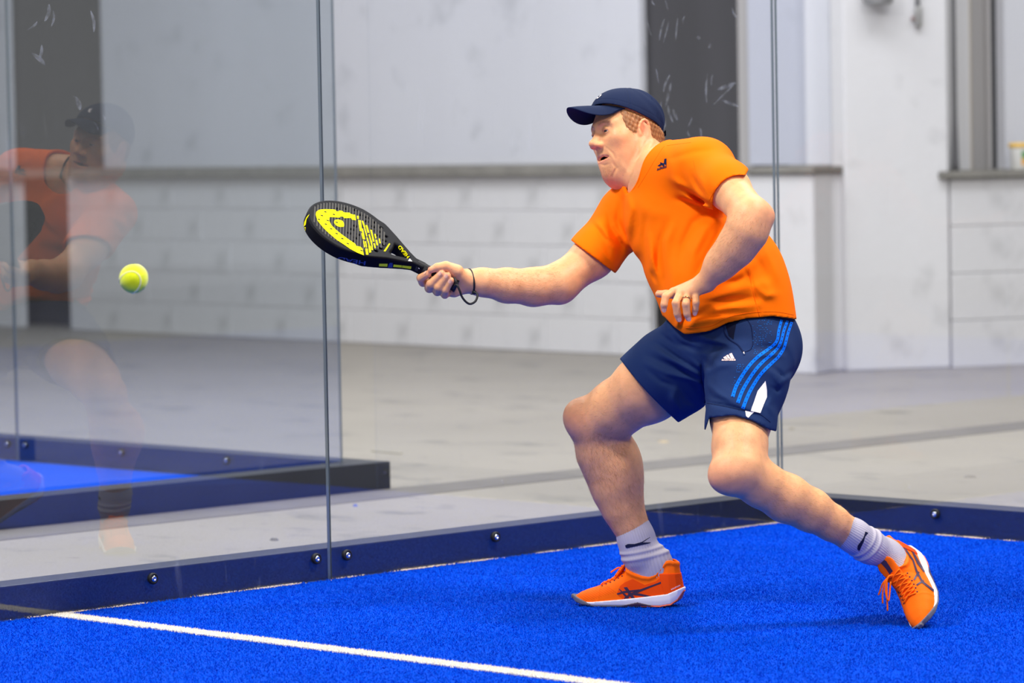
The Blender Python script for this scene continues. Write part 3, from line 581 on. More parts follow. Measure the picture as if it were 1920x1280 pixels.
up_ = [(-.030, -.0685), (-.016, -.0585), (-.005, -.0553), (0, -.0562), (.005, -.0553), (.016, -.0585), (.030, -.0685)]; lo_ = [(-.029, -.0695), (-.014, -.0715), (0, -.0730), (.014, -.0715), (.029, -.0695)]
my = lambda x: MY-.0005-16*x*x
for (x0, z0), (x1, z1) in zip(up_[:-1], up_[1:]): Hd.u(hrc((x0, my(x0), z0), (x1, my(x1), z1), .0020 if abs(x0) > .02 else .0027, .0020 if abs(x1) > .02 else .0027), .005)
for (x0, z0), (x1, z1) in zip(lo_[:-1], lo_[1:]): Hd.u(hrc((x0, my(x0)-.0035, z0), (x1, my(x1)-.0035, z1), .0022 if abs(x0) > .02 else .0038, .0022 if abs(x1) > .02 else .0038), .006)
Hd.u(hrc((-.012, MY-.012, -.0655), (.012, MY-.012, -.0655), .0022, .0022), .002)  # lower teeth line
Hd.s(hrc((-.030, .046, -.122), (.030, .046, -.122), .003, .003), .012)           # crease under the chin
for s in (-1, 1):                                                                # ears
    E_ = rz(s*.30) @ rx(-.16)
    Hd.u(hell((s*.0795, -.004, -.004), (.0055, .0190, .034), E_), .006); Hd.s(hell((s*.0862, -.001, .002), (.0065, .0118, .0205), E_), .003); Hd.s(hell((s*.081, .003, -.004), (.006, .0065, .010), E_), .004); Hd.u(hell((s*.081, .009, -.006), (.004, .004, .008)), .004); Hd.u(hell((s*.080, .004, -.031), (.0045, .008, .008)), .006)
    rim = [hp(s*(.0800+.004*math.sin(a)), -.0065-.0170*math.cos(a), .003+.030*math.sin(a)) for a in np.linspace(-.9, 3.6, 12)]
    for a, b in zip(rim[:-1], rim[1:]): Hd.u(rc(a, b, .0035*HS, .0035*HS), .003)
    Hd.u(hrc((s*.0825, -.010, -.012), (s*.083, -.009, .016), .0022, .002), .004)
Hd.chain([(hp(0, -.022, -.045), .064), (P(1222, 330, 10.335), .071)], .035)
Hd.u(hell((0, -.045, -.055), (.055, .045, .05)), .04)
Hd.u(rc(hp(.05, -.03, -.05), P(1196, 338, 10.31), .016, .012), .03)              # neck tendon
nplane_n = nrmv(NECK[1][0]-NECK[0][0]); nplane_o = P(1226, 338, 10.325)
FF = folds([(((1130, 272), (1140, 279), (1149, 288), (1154, 298)), 2.4, -.0017), (((1133, 271), (1142, 282), (1150, 296)), 4, .0012), (((1149, 304), (1156, 315), (1149, 330)), 2.6, -.0032), (((1192, 263), (1191, 285), (1183, 306), (1172, 328)), 6, -.0038), (((1226, 262), (1207, 294), (1189, 324)), 4.5, .0032), (((1214, 262), (1199, 290), (1184, 318)), 3.5, -.0022),
            (((1119, 250), (1131, 253), (1142, 247)), 2, -.0010), (((1121, 239), (1130, 235.5), (1143, 239)), 1.6, -.0014), (((1126, 307), (1133, 310), (1142, 307)), 2.4, -.0020), (((1160, 300), (1172, 318), (1180, 332)), 6, .0016)])
Vh, Fqh = polygonise(Hd, HC-.24, HC+.20, .0018, omax=.006, cm=2.6, post=lambda p, d: np.maximum(d-FF(p), ((p-nplane_o.astype(np.float32)) @ nplane_n.astype(np.float32))-.012))
Vb, Fqb = polygonise(B, P(960, 640, 10.2)+[-2.2, -2.2, -1.4], P(960, 640, 10.2)+[2.2, 2.2, 1.2], .0028)
FOOT = (G(1180, 1136)+G(1712, 1178))*.5; FOOT[2] = 0
# keep the finer head where both cover the neck
dn = (Vb-nplane_o) @ nplane_n; near = ((Vb-nplane_o)**2).sum(1) < .2**2; inneck = (dn < -.004) & near & (((Vb-NECK[0][0])-np.outer((Vb-NECK[0][0]) @ nplane_n, nplane_n))**2).sum(1).__lt__(.085**2)
okf = ~inneck[Fqb].any(1); Fqb = Fqb[okf]; Vall = np.concatenate([Vb, Vh]); Fall = np.concatenate([Fqb, Fqh+len(Vb)])
used = np.zeros(len(Vall), bool); used[Fall.ravel()] = True; rm = np.cumsum(used)-1; Vall, Fall = Vall[used], rm[Fall]
Vall = smoothv(Vall, Fall, 1, .35)
body = mk('person', Vall, Fall, M_SKIN, loc=FOOT)
tag(body, 'man in orange shirt and navy cap lunging to reach the ball with a racket', 'person')
# skin tones that belong to the skin itself
q = hloc(Vall); base = np.array(lin((230, 166, 116))); Cc = np.tile(base, (len(Vall), 1))
def blend(w, rgb): global Cc; w = np.clip(w, 0, 1)[:, None]; Cc = Cc*(1-w)+np.array(lin(rgb))*w
def gs(c, r): return np.exp(-(((q-np.array(c))/np.array(r))**2).sum(1))
for s in (-1, 1):
    blend(.85*gs((s*.060, .024, -.048), (.035, .040, .040)), (212, 112, 72)); blend(.5*gs((s*.084, -.008, .0), (.014, .022, .036)), (224, 128, 104))
blend(.35*gs((0, .116, -.026), (.03, .02, .016)), (218, 136, 104)); blend(.6*gs((0, .066, -.103), (.028, .03, .022)), (196, 132, 88)); blend(.45*gs((0, .09, -.047), (.03, .02, .006)), (190, 136, 100))
blend(.5*gs((0, .02, -.130), (.05, .05, .022)), (210, 104, 84))
ax_ = np.abs(q[:, 0]); blend(.5*np.exp(-((ax_-.030)/.017)**4-((q[:, 2]-(.0335-.22*np.abs(ax_-.030)))/.0042)**2)*(q[:, 1] > .05), (170, 112, 76)); lips = (np.abs(q[:, 2]-np.interp(ax_, [0, .016, .030], [-.0555, -.0580, -.0685])) < .0030) | (np.abs(q[:, 2]-np.interp(ax_, [0, .014, .029], [-.0735, -.0720, -.0695])) < .0045); lips &= (ax_ < .030) & (q[:, 1] > .066); blend(lips*.55, (204, 124, 104))
mouth = ((q[:, 0]/.029)**2+((q[:, 2]+.0637)/.0080)**2 < 1) & (q[:, 1] < my(q[:, 0])-.004) & (q[:, 1] > .055); blend(mouth*.95, (64, 20, 24)); blend(.9*(mouth & (np.abs(q[:, 2]+.0655) < .0028) & (ax_ < .014) & (q[:, 1] > MY-.0115)), (206, 190, 176))
for arr, hand in ((LF, 'l'), (RF, 'r')):
    for nme, f in arr.items():
        t = J(*f[-1])[0]; blend(.35*np.exp(-((Vall-t)**2).sum(1)/.012**2), (222, 132, 116))
for jn in ((1083, 785, 10.42), (1355, 893, 9.79), (1440, 405, 9.85)): blend(.4*np.exp(-((Vall-P(*jn))**2).sum(1)/.05**2), (216, 130, 106))
setcol(body, 'tone', Cc); BODY_BVH = bvh_of(body)
# ---- eyes
def eye_mat():
    m = bpy.data.materials.new('eye'); m.use_nodes = True; N, L = nd(m); b = N['Principled BSDF']; at = N.new('ShaderNodeAttribute'); at.attribute_name = 'tone'
    L.new(at.outputs[0], b.inputs['Base Color']); b.inputs['Roughness'].default_value = .12; return m
M_EYE = eye_mat()
def uvsphere(c, r, fr=np.eye(3), n=28, mm=20):
    V = []; Fc = []
    for i in range(mm+1):
        a = math.pi*i/mm
        for k in range(n): b_ = 2*math.pi*k/n; V.append(np.array(c)+r*(fr[0]*math.sin(a)*math.cos(b_)+fr[1]*math.sin(a)*math.sin(b_)+fr[2]*math.cos(a)))
    for i in range(mm):
        for k in range(n): Fc.append((i*n+k, (i+1)*n+k, (i+1)*n+(k+1) % n, i*n+(k+1) % n))
    return np.array(V), Fc
gaze = nrmv(Fh*.86+Uh*-.32+Lh*.10)
for s in (-1, 1):
    c = hp(s*EX, EY, EZ); V, Fc = uvsphere(c, .0128*HS, n=48, mm=36); e = mk('eye', V, Fc, M_EYE, body); d = nrmv(V-c) if False else (V-c)/np.linalg.norm(V-c, axis=1)[:, None]; a = np.arccos(np.clip(d @ gaze, -1, 1))
    col = np.where((a < .2)[:, None], lin((14, 12, 14)), np.where((a < .50)[:, None], lin((74, 64, 54)), np.where((a < .54)[:, None], lin((50, 46, 44)), lin((204, 188, 178))))); setcol(e, 'tone', col)
# ================================================================== clothing, hair and cap (children of the player)
def fabric(name, rgb, sc=420, sheen=.15, rough=.8, noise=.05, fold=.0):
    m = mat(name, rgb, rough, .08, noise=(7, noise, 4, (1, 1, 1)), bump=(sc, .25, .0012, (1, 1, 1)), sheen=0); return m
M_SHIRT = fabric('orange sports jersey', (255, 112, 0), 500, .1); M_SHORT = fabric('navy sports shorts', (28, 46, 86), 500, .1); M_CAP = fabric('navy cotton twill', (28, 38, 66), 900, .25)
M_SOCK = fabric('grey ribbed sock', (178, 172, 184), 700, .2); M_NAVY = fabric('dark navy print', (28, 32, 62), 400, 0); M_WHT = fabric('white print', (236, 228, 226), 400, 0)
M_BLUE = fabric('bright blue stripe', (0, 104, 226), 400, 0); M_PINK = fabric('pale pink print', (240, 204, 196), 400, 0); M_GOLD = mat('gold', (226, 178, 104), .2, .5, 1.)
def halfspace(o, n): o, n = f32(o), f32(nrmv(n)); return lambda p: (p-o) @ n       # > 0 beyond the cut
# ---- shirt
Sh = Field()
for fn, k in torso: Sh.u(fn, k)
Sh.chain([J(1323, 319, 10.10, 47), J(1363, 353, 9.99, 40), J(1392, 382, 9.92, 38)], .04); Sh.chain([J(1172, 408, 10.43, 48), J(1112, 480, 10.38, 38.5), J(1070, 518, 10.35, 38)], .045)
Sh.u(ell(P(1368, 560, 10.15), (.15, .15, .15), TF), .06)
cR = halfspace(P(1109, 480, 10.38), P(1050, 530, 10.33)-P(1130, 462, 10.40)); cL = halfspace(P(1366, 353, 9.985), (P(1407, 404, 9.86)-P(1340, 326, 10.07))*1.0)
mR = rc(P(1150, 432, 10.425), P(1060, 532, 10.34), .084, .100); mL = rc(P(1345, 332, 10.05), P(1415, 412, 9.83), .060, .085); pR, pL = f32(P(1100, 488, 10.38)), f32(P(1385, 372, 9.95))
hemx = np.array([1180, 1246, 1264, 1284, 1305, 1330, 1345, 1362, 1400, 1450, 1495, 1560.]); hemv = np.array([586, 594, 613, 627, 625, 621, 615, 606, 597, 593, 599, 604.])
SF = folds([(((1352, 392), (1335, 370), (1300, 335)), 9, -.005), (((1360, 400), (1330, 430), (1290, 480)), 14, .004), (((1368, 406), (1345, 400), (1322, 384)), 7, -.006), (((1210, 430), (1218, 480), (1224, 535)), 9, .006),
            (((1196, 470), (1208, 510)), 7, -.004), (((1240, 450), (1246, 520), (1252, 580)), 10, -.004), (((1262, 480), (1262, 540), (1266, 590)), 12, .005), (((1290, 600), (1340, 575), (1420, 560)), 7, -.005), (((1292, 612), (1350, 596), (1410, 580)), 6, .004),
            (((1330, 560), (1390, 540), (1440, 530)), 9, .004), (((1350, 520), (1400, 500), (1440, 470)), 12, .004), (((1290, 605), (1284, 590), (1272, 570)), 6, -.004), (((1150, 405), (1168, 440), (1160, 490)), 8, -.005), (((1130, 425), (1150, 465), (1150, 498)), 8, .004),
            (((1250, 300), (1300, 285), (1345, 280)), 6, -.0025), (((1245, 280), (1262, 330), (1290, 372)), 9, .003), (((1275, 305), (1285, 350), (1320, 385)), 8, -.003), (((1403, 480), (1412, 540), (1425, 594)), 3, -.003), (((1425, 520), (1455, 560)), 9, .004), (((1310, 640), (1345, 600), (1385, 590)), 6, .003), (((1195, 385), (1225, 400), (1260, 402)), 12, .003)])
def tq(*pts): return tuple((1090+x/4.571, 320+y/4.571) for x, y in pts)
SF2 = folds([(tq((548, 380), (538, 560), (562, 800)), 6, -.0055), (tq((600, 560), (610, 760), (650, 960)), 6, .006), (tq((600, 850), (640, 960)), 4, -.005), (tq((1130, 330), (960, 450), (870, 640), (850, 820)), 8, -.006), (tq((1180, 380), (1060, 490), (960, 700), (930, 890)), 9, .0075), (tq((1235, 430), (1150, 600), (1040, 800), (975, 920)), 7, -.006), (tq((800, 440), (735, 600), (715, 870)), 8, .0055),
             (tq((740, 430), (680, 600), (660, 850)), 6, -.0045), (tq((860, 140), (1000, 245), (1140, 310)), 5, -.0075), (tq((760, 60), (870, 130), (970, 215)), 6, .005), (tq((820, 190), (960, 260), (1100, 330)), 6, .0055), (tq((780, 240), (900, 270), (1060, 330)), 5, -.004), (tq((1000, 40), (1060, 160), (1110, 260)), 6, .004), (tq((940, 20), (1000, 140), (1080, 250)), 5, -.004), (tq((225, 320), (250, 480), (330, 600), (405, 695)), 6, -.007), (tq((130, 430), (210, 520), (255, 650)), 6, .005),
             (tq((90, 440), (180, 560), (280, 640)), 4, -.004), (tq((300, 480), (350, 590), (420, 690)), 6, .0055), (tq((150, 640), (220, 740), (290, 820)), 4, .003), (tq((385, 180), (425, 330), (395, 560)), 7, .0055), (tq((335, 260), (310, 420), (340, 560)), 6, -.0045), (tq((470, 330), (470, 480), (440, 640)), 7, -.004), (tq((1390, 820), (1440, 930), (1480, 1010)), 4, -.005), (tq((1480, 980), (1590, 1070), (1680, 1060)), 7, .0055), (tq((1230, 970), (1330, 950), (1420, 900)), 6, -.005),
             (tq((1050, 1130), (1250, 1105), (1470, 1080)), 5, -.0055), (tq((1040, 1200), (1300, 1170), (1530, 1150)), 6, .005), (tq((1000, 1260), (1200, 1230), (1400, 1215)), 5, -.004), (tq((1560, 620), (1640, 800), (1690, 960)), 8, .005), (tq((1480, 700), (1560, 850), (1600, 980)), 6, -.004), (tq((860, 1330), (880, 1260), (1000, 1250)), 5, -.006), (tq((900, 1340), (1000, 1290), (1150, 1260)), 5, .005), (tq((820, 1350), (840, 1250)), 5, .006)])
def tw(*pts): return tuple((1100+x/4., 580+y/4.) for x, y in pts)
QF2 = folds([(tw((620, 170), (700, 260), (850, 305), (1000, 290)), 5, -.005), (tw((600, 205), (760, 335), (860, 445)), 5, .005), (tw((555, 185), (700, 285), (870, 430)), 4, -.0045), (tw((520, 250), (640, 335), (860, 475)), 4, -.0045), (tw((480, 290), (640, 380), (850, 500)), 5, .0045), (tw((450, 340), (640, 430), (870, 540)), 5, -.0045), (tw((440, 400), (600, 480), (760, 520), (880, 570)), 5, .0045), (tw((450, 450), (560, 540), (700, 590)), 5, -.004), (tw((862, 400), (872, 520), (892, 640)), 4, -.006),
             (tw((820, 190), (960, 235), (1110, 285)), 5, .0045), (tw((760, 225), (900, 268), (1120, 270)), 4, -.004), (tw((1200, 320), (1350, 290), (1500, 300)), 5, -.0045), (tw((1240, 360), (1380, 330), (1480, 350)), 5, .0045), (tw((1390, 430), (1480, 505), (1545, 450)), 5, -.005), (tw((1400, 500), (1450, 560), (1520, 500)), 5, .004), (tw((1380, 580), (1430, 610), (1450, 590)), 4, -.0045), (tw((890, 690), (1050, 722), (1180, 762), (1320, 800)), 3, -.005), (tw((900, 560), (1000, 640), (1100, 700)), 6, .004), (tw((900, 480), (1000, 420), (1150, 400)), 6, .0035), (tw((920, 600), (940, 660), (1080, 700)), 5, -.0035), (tw((620, 620), (680, 720), (720, 790)), 6, .005), (tw((700, 600), (760, 680), (830, 720)), 6, -.004)])
def shirt_post(p, d):
    u, v, z = uvd(p); f = np.clip(SF(p)*1.2+SF2(p)*1.25, -.0095, .02); s = p*11; w = (np.sin(s[:, 0]*1.3+np.sin(s[:, 2]))*np.sin(s[:, 2]*.9+1.3*np.sin(s[:, 1])))*.0018
    dd = d-.0095-f-w-.004*np.exp(-((v-np.interp(u, hemx, hemv))/4.)**2)*0; s_ = np.maximum(dd, -(dd+.0105))
    a = np.where(mR(p) < 0, ((u-1110)*-.60+(v-480)*.80)/690., -1); b = np.where((z < 10.075) & (u > 1315) & (v < 425), (53-np.hypot(u-1389, v-381))/700., -1); b = np.where((z < 10.075) & (u > 1380) & (v > 290) & (v < 425), np.maximum(b, ((u-1397)*.9+(v-331)*.44)/700.), b)
    hem = (v-np.interp(u, hemx, hemv))/690.; neck = -NK(p)
    return np.maximum.reduce([s_, a, b, hem, neck])
NK = rc(P(1217, 321, 10.295), P(1192, 252, 10.325), .086, .125)
Vs, Fs_ = polygonise(Sh, P(1280, 450, 10.2)-.62, P(1280, 450, 10.2)+.62, .0033, post=shirt_post, omax=.03); Vs = smoothv(Vs, Fs_, 3, .5)
shirt = mk('shirt', Vs, Fs_, M_SHIRT, body); tag(shirt, 'orange short-sleeved sports jersey'); BV_SHIRT = bvh_of(shirt)
# ribbed collar round the neck opening: where the neck cut meets the cloth
na, nb__, ra0, rb0 = P(1217, 321, 10.295), P(1192, 252, 10.325), .086, .125; nax = nrmv(nb__-na); n1 = nrmv(np.cross(nax, UP)); n2 = np.cross(nax, n1); ring = []
for k in range(90):
    a = 2*math.pi*k/90; dr = n1*math.cos(a)+n2*math.sin(a); ss = np.linspace(-1.3, 1, 160); pts = np.array([na+(nb__-na)*s+dr*(ra0+(rb0-ra0)*s) if s > 0 else na+ra0*(dr*math.cos(s)+nax*math.sin(s)) for s in ss]); dv = Sh.ev(f32(pts))-.0065
    cr = np.nonzero((dv[:-1] < 0) & (dv[1:] >= 0))[0]; ring.append(pts[cr[-1]] if len(cr) else None)
ring = [p for p in ring if p is not None]
if len(ring) > 20:
    rg_ = np.array(ring)
    for _ in range(4): rg_ = .5*rg_+.25*(np.roll(rg_, 1, 0)+np.roll(rg_, -1, 0))
    V, Fc = tubeVF(rg_, .0052, 10, closed=True); mk('collar', V, Fc, M_SHIRT, shirt)
# hem, cuff and shoulder stitching, laid on the cloth
def seam(name, pts, bvh, m, parent, r=.0009, n=6):
    out = []
    for x, y in spline([(a, b, 0) for a, b in pts], n)[:, :2]:
        loc, nn, i, dist = bvh.ray_cast(Vector(CAM), Vector(ray(x, y)), 40)
        if loc is not None: out.append(np.array(loc))
    if len(out) > 2: V, Fc = tubeVF(out, r, 6); return mk(name, V, Fc, m, parent)
M_STITCH = fabric('dark orange stitching', (246, 98, 0), 300, 0)
seam('seam', [(1286, 615), (1330, 612), (1362, 596), (1400, 587), (1450, 584), (1488, 590)], BV_SHIRT, M_STITCH, shirt); seam('seam', [(1403, 500), (1410, 540), (1424, 594)], BV_SHIRT, M_STITCH, shirt)
seam('seam', [(1330, 376), (1342, 354), (1362, 335), (1388, 326)], BV_SHIRT, M_STITCH, shirt); seam('seam', [(1250, 273), (1264, 271), (1296, 267)], BV_SHIRT, M_STITCH, shirt, .0005)
seam('collar_seam', [(1196, 352), (1210, 330), (1226, 303), (1240, 281), (1246, 274)], BV_SHIRT, M_STITCH, shirt, .0006); seam('seam', [(1300, 300), (1312, 345), (1336, 388)], BV_SHIRT, M_STITCH, shirt, .0005)
# three bars with lettering on the chest
def bars(x0, y0, sx, sy, rot=0.0):
    o = []; c, s = math.cos(rot), math.sin(rot)
    for k, (xa, xb, hgt) in enumerate(((0, .26, .42), (.34, .62, .75), (.70, 1.0, 1.0))):
        q = [(xa, 0), (xa+.1, hgt*.55 if k == 0 else hgt), (xa+.1+.02, hgt) if k == 0 else (xa+.28, hgt), (xb, 0)] if k == 0 else [(xa+.06*hgt, .0), (xa-.08, hgt*.82), (xa+.12, hgt), (xb+.05, 0)]
        o.append([(x0+sx*(c*x+s*y), y0+sx*s*x*1.0-sy*c*y) for x, y in q])
    return o
def text_decal(name, txt, org, ux, uy, bvh, m, parent, off=.0012, step=6):
    V, Fc = glyphs(txt); org, ux, uy = np.array(org), np.array(ux), np.array(uy); polys = []
    for f in Fc: polys.append([tuple(org+ux*V[i][0]+uy*V[i][1]) for i in f])
    return decal(name, polys, bvh, m, parent, off, step)
lg = decal('chest_print', [[(1233, 311), (1240, 306), (1242, 308), (1237, 312)], [(1239, 309), (1238, 304), (1245, 306), (1247, 312)], [(1245, 307), (1246, 298), (1250, 297), (1250, 310)]], BV_SHIRT, M_NAVY, shirt, .001); tag(lg, 'small dark three-bar print')
text_decal('chest_print', 'adidas', (1232, 320), (18, -6), (1, -6), BV_SHIRT, M_NAVY, shirt)
# ---- shorts
So = Field()
for c, r in (((1383, 640, 10.16), (.150, .130, .140)), ((1398, 655, 10.17), (.135, .12, .135))): So.u(ell(PT(c), r, PF), .06)
So.u(rc(P(1385, 628, 10.17), P(1300, 624, 10.215), .075, .062), .05); bchain(So, [(1325, 655, 10.24, 76), (1262, 697, 10.29, 74), (1217, 730, 10.34, 67), (1192, 748, 10.365, 66)], .04); bchain(So, [(1406, 672, 10.06, 78), (1396, 720, 10.0, 70), (1388, 800, 9.91, 56), (1386, 830, 9.88, 54)], .03)
kR = halfspace(P(1217, 731, 10.34), P(1180, 758, 10.38)-P(1262, 697, 10.29)); pkR = f32(P(1190, 755, 10.36)); hx = np.array([1290, 1323, 1330, 1375, 1410, 1444, 1480.]); hv = np.array([800, 806, 783, 778, 788, 806, 815.])
QF = folds([(((1300, 640), (1340, 655), (1390, 655)), 7, -.005), (((1300, 655), (1335, 690), (1330, 740)), 8, -.005), (((1255, 660), (1290, 690), (1318, 730)), 10, .005), (((1230, 680), (1265, 715), (1300, 760)), 9, -.004), (((1315, 690), (1322, 730), (1326, 760)), 6, -.006),
            (((1380, 655), (1430, 650), (1480, 665)), 8, -.004), (((1360, 690), (1400, 690), (1470, 700)), 12, .004), (((1330, 756), (1380, 765), (1440, 790)), 4, -.004), (((1440, 690), (1465, 710), (1480, 700)), 7, .004), (((1340, 720), (1370, 740), (1390, 760)), 10, .003), (((1280, 640), (1255, 625), (1250, 600)), 8, .004), (((1450, 740), (1440, 760), (1452, 780)), 6, .004), (((1270, 720), (1262, 750), (1266, 786)), 8, .005)])
def short_post(p, d):
    u, v, z = uvd(p); f = np.clip(QF(p)*1.2+QF2(p)*1.4, -.0065, .02); s = p*16; dd = d-.0085-f-.0012*np.sin(s[:, 0]+2*np.sin(s[:, 2]))*np.sin(s[:, 2]*1.4); s_ = np.maximum(dd, -(dd+.0095))
    a = np.where((((p-pkR)**2).sum(1) < .22**2) & (u < 1322), ((u-1217)*-.735+(v-733)*.678-4*np.sin((v-677)/36.))/690., -1); lg_ = (u > 1318) & (v > 720); b = np.where(lg_, (v-np.interp(u, hx, hv))/700, -1); w = (588-v)/690.
    return np.maximum.reduce([s_, a, b, w])
Vq, Fq_ = polygonise(So, P(1340, 700, 10.15)-.45, P(1340, 700, 10.15)+.45, .0033, post=short_post, omax=.03); Vq = smoothv(Vq, Fq_, 2, .5)
shorts = mk('shorts', Vq, Fq_, M_SHORT, body); tag(shorts, 'navy sports shorts with three bright blue side stripes'); BV_SHORT = bvh_of(shorts)
def c6(pts): return [(1300+x/5.82, 580+y/5.82) for x, y in pts]
cl = [[(960, 115), (930, 230), (905, 350), (810, 440), (690, 530), (590, 640), (510, 760), (460, 860), (430, 955)], [(1025, 125), (985, 230), (950, 360), (890, 455), (770, 560), (670, 670), (590, 790), (530, 900), (485, 1020)], [(1070, 138), (1030, 260), (985, 420), (930, 510), (840, 600), (740, 700), (665, 810), (600, 930), (540, 1080)]]
for line in cl:
    pts = spline([(x, y, 0) for x, y in c6(line)], 6)[:, :2]; t = np.gradient(pts, axis=0); t /= np.linalg.norm(t, axis=1)[:, None]; nn = np.stack([-t[:, 1], t[:, 0]], 1); w = np.linspace(2.4, 3.3, len(pts))[:, None]; a, b = pts+nn*w, pts-nn*w
    decal('stripe', [[tuple(a[i]), tuple(a[i+1]), tuple(b[i+1]), tuple(b[i])] for i in range(len(pts)-1)], BV_SHORT, M_BLUE, shorts, .0012)
    decal('stripe_dash', [[tuple(pts[i]+nn[i]*1.0), tuple(pts[i]+t[i]*1.6+nn[i]*1.0), tuple(pts[i]+t[i]*1.6-nn[i]*1.0), tuple(pts[i]-nn[i]*1.0)] for i in range(1, len(pts)-1, 2)], BV_SHORT, M_SHORT, shorts, .0018)['kind'] = 'stuff'
tag(decal('side_panel', [c6([(785, 780), (800, 880), (800, 960), (765, 1040), (730, 1130), (625, 1105), (660, 1010), (700, 890)])], BV_SHORT, M_WHT, shorts, .0013), 'white wedge panel'); decal('side_panel', [c6([(565, 1105), (660, 1118), (600, 1182), (575, 1165)])], BV_SHORT, M_WHT, shorts, .0013)
decal('leg_print', [c6(p) for p in ([(328, 525), (358, 510), (376, 540), (340, 540)], [(360, 503), (383, 496), (408, 540), (382, 540)], [(392, 488), (420, 478), (452, 540), (415, 542)])], BV_SHORT, M_PINK, shorts, .0013)
text_decal('leg_print', 'adidas', (1353.5, 676.5), (26, 0), (0, -4.2), BV_SHORT, M_PINK, shorts)
M_SEAM = fabric('navy stitching', (18, 30, 66), 300, 0)
seam('seam', c6([(130, 1020), (300, 1050), (500, 1092), (700, 1130), (840, 1230)]), BV_SHORT, M_SEAM, shorts, .0012); seam('seam', c6([(80, 590), (85, 750), (120, 900), (130, 1010)]), BV_SHORT, M_SEAM, shorts, .0014)
seam('pocket_edge', c6([(335, 150), (345, 250), (400, 330), (490, 390), (545, 470)]), BV_SHORT, M_SEAM, shorts, .0022); seam('pocket_edge', c6([(570, 95), (625, 170), (645, 280), (648, 380), (620, 440), (560, 465)]), BV_SHORT, M_SEAM, shorts, .0014)
decal('pocket', [c6([(345, 150), (440, 92), (560, 92), (470, 160), (450, 260), (440, 330), (390, 290)])], BV_SHORT, fabric('pocket lining', (13, 18, 40), 300, 0), shorts, .0009)
zp_, zf_ = tubeVF([np.array(BV_SHORT.ray_cast(Vector(CAM), Vector(ray(x, y)), 40)[0])-FW*.003 for x, y in c6([(545, 455), (556, 490)])], .0022, 8); tag(mk('zip_pull', zp_, zf_, M_BOLT, shorts), 'small metal zip pull')
M_DOT = fabric('blue dots', (20, 110, 200), 300, 0); dots = []
for k in range(150):
    x, y = (random.uniform(640, 850), random.uniform(90, 500)) if k < 90 else (random.uniform(410, 560), random.uniform(600, 820))
    y = round(y/20)*20
    if k >= 90 and x < 640-y*.27: continue
    dots.append(c6([(x, y), (x+random.choice((7, 14)), y), (x+7, y+4), (x, y+4)]))
decal('dot_print', dots, BV_SHORT, M_DOT, shorts, .0012)['kind'] = 'stuff'
# ---- socks with ribs and slouch rings
def sock(chain, cut_a, cut_b, axis, rings, name_label, fr_):
    lat = fr_[2]; Fd = Field(); bchain(Fd, chain, .02); Fd.chain([J(*chain[-1]), (infr(fr_, .082, 0, .115), .038)], .02, lat, .85); Fd.chain([(infr(fr_, .082, 0, .115), .038), (infr(fr_, .068, 0, .062), .040)], .02, lat, .62); Fd.chain([(infr(fr_, .100, 0, .085), .036), (infr(fr_, .150, 0, .062), .026)], .02, lat, .7); A_, B_ = f32(P(*chain[0][:3])), f32(P(*axis[:3])); t = nrmv(B_-A_).astype(np.float32); e1 = nrmv(np.cross(t, UP)).astype(np.float32); e2 = np.cross(t, e1)
    a, b = cut_a, cut_b; (ax, ay), (bx, by) = a, b; nx, ny = -(by-ay), bx-ax; ln = math.hypot(nx, ny); s = 1 if (nx*(axis[0]-ax)+ny*(axis[1]-ay)) < 0 else -1
    def post(p, d):
        u, v, z = uvd(p); r = p-A_; h = r @ t; ang = np.arctan2(r @ e1, r @ e2); rib = .00055*np.cos(ang*44); o = np.zeros(len(p), np.float32)
        for hc, w, am in rings: o += am*np.exp(-((h-hc+.006*np.cos(ang+.6))/w)**2)
        cut = s*((u-ax)*nx+(v-ay)*ny)/ln/690.; dd = d-.0045-rib*(1-np.clip(o/.004, 0, 1))-o; return np.maximum(dd, cut)
    ex_ = [P(*c[:3]) for c in chain]+[infr(fr_, .06, 0, .05), infr(fr_, .16, 0, .05)]; lo = np.min(ex_, 0)-.08; hi = np.max(ex_, 0)+.08
    V, Fc = polygonise(Fd, lo, hi, .0019, post=post, omax=.012); o = mk('sock', V, Fc, M_SOCK, body); tag(o, name_label); return o
sR = sock([(1182, 975, 10.48, 28.5), (1193, 1010, 10.48, 30), (1203, 1042, 10.475, 30)], (1156.5, 996.5), (1212.5, 976), (1203, 1045, 10.48), [(.0, .005, .0008), (.085, .005, .0025), (.103, .006, .003)], 'grey ribbed crew sock with dark leaping print', FR_R)
sL = sock([(1575, 988, 9.95, 25), (1600, 1004, 9.97, 26.5), (1630, 1024, 10.0, 28)], (1570.5, 1019.5), (1599.5, 974.5), (1630, 1024, 10.0), [(.0, .005, .0008), (.080, .0045, .003), (.100, .005, .0035)], 'grey ribbed crew sock, stretched over the rear ankle', FR_L)
def c5(pts): return [(1040+x/5.332, 920+y/5.332) for x, y in pts]
def c7(pts): return [(1540+x/4.92, 940+y/4.92) for x, y in pts]
decal('sock_print', [c5(p) for p in ([(705, 545), (735, 530), (800, 530), (870, 510), (950, 462), (952, 466), (880, 515), (960, 515), (955, 522), (860, 522), (800, 540), (735, 570), (712, 568)],)], bvh_of(sR), M_NAVY, sR, .001)
decal('sock_print', [c7(p) for p in ([(405, 275), (432, 290), (405, 320), (390, 370), (365, 420), (350, 455), (330, 440), (335, 405), (365, 365), (390, 325)],)], bvh_of(sL), M_NAVY, sL, .001)
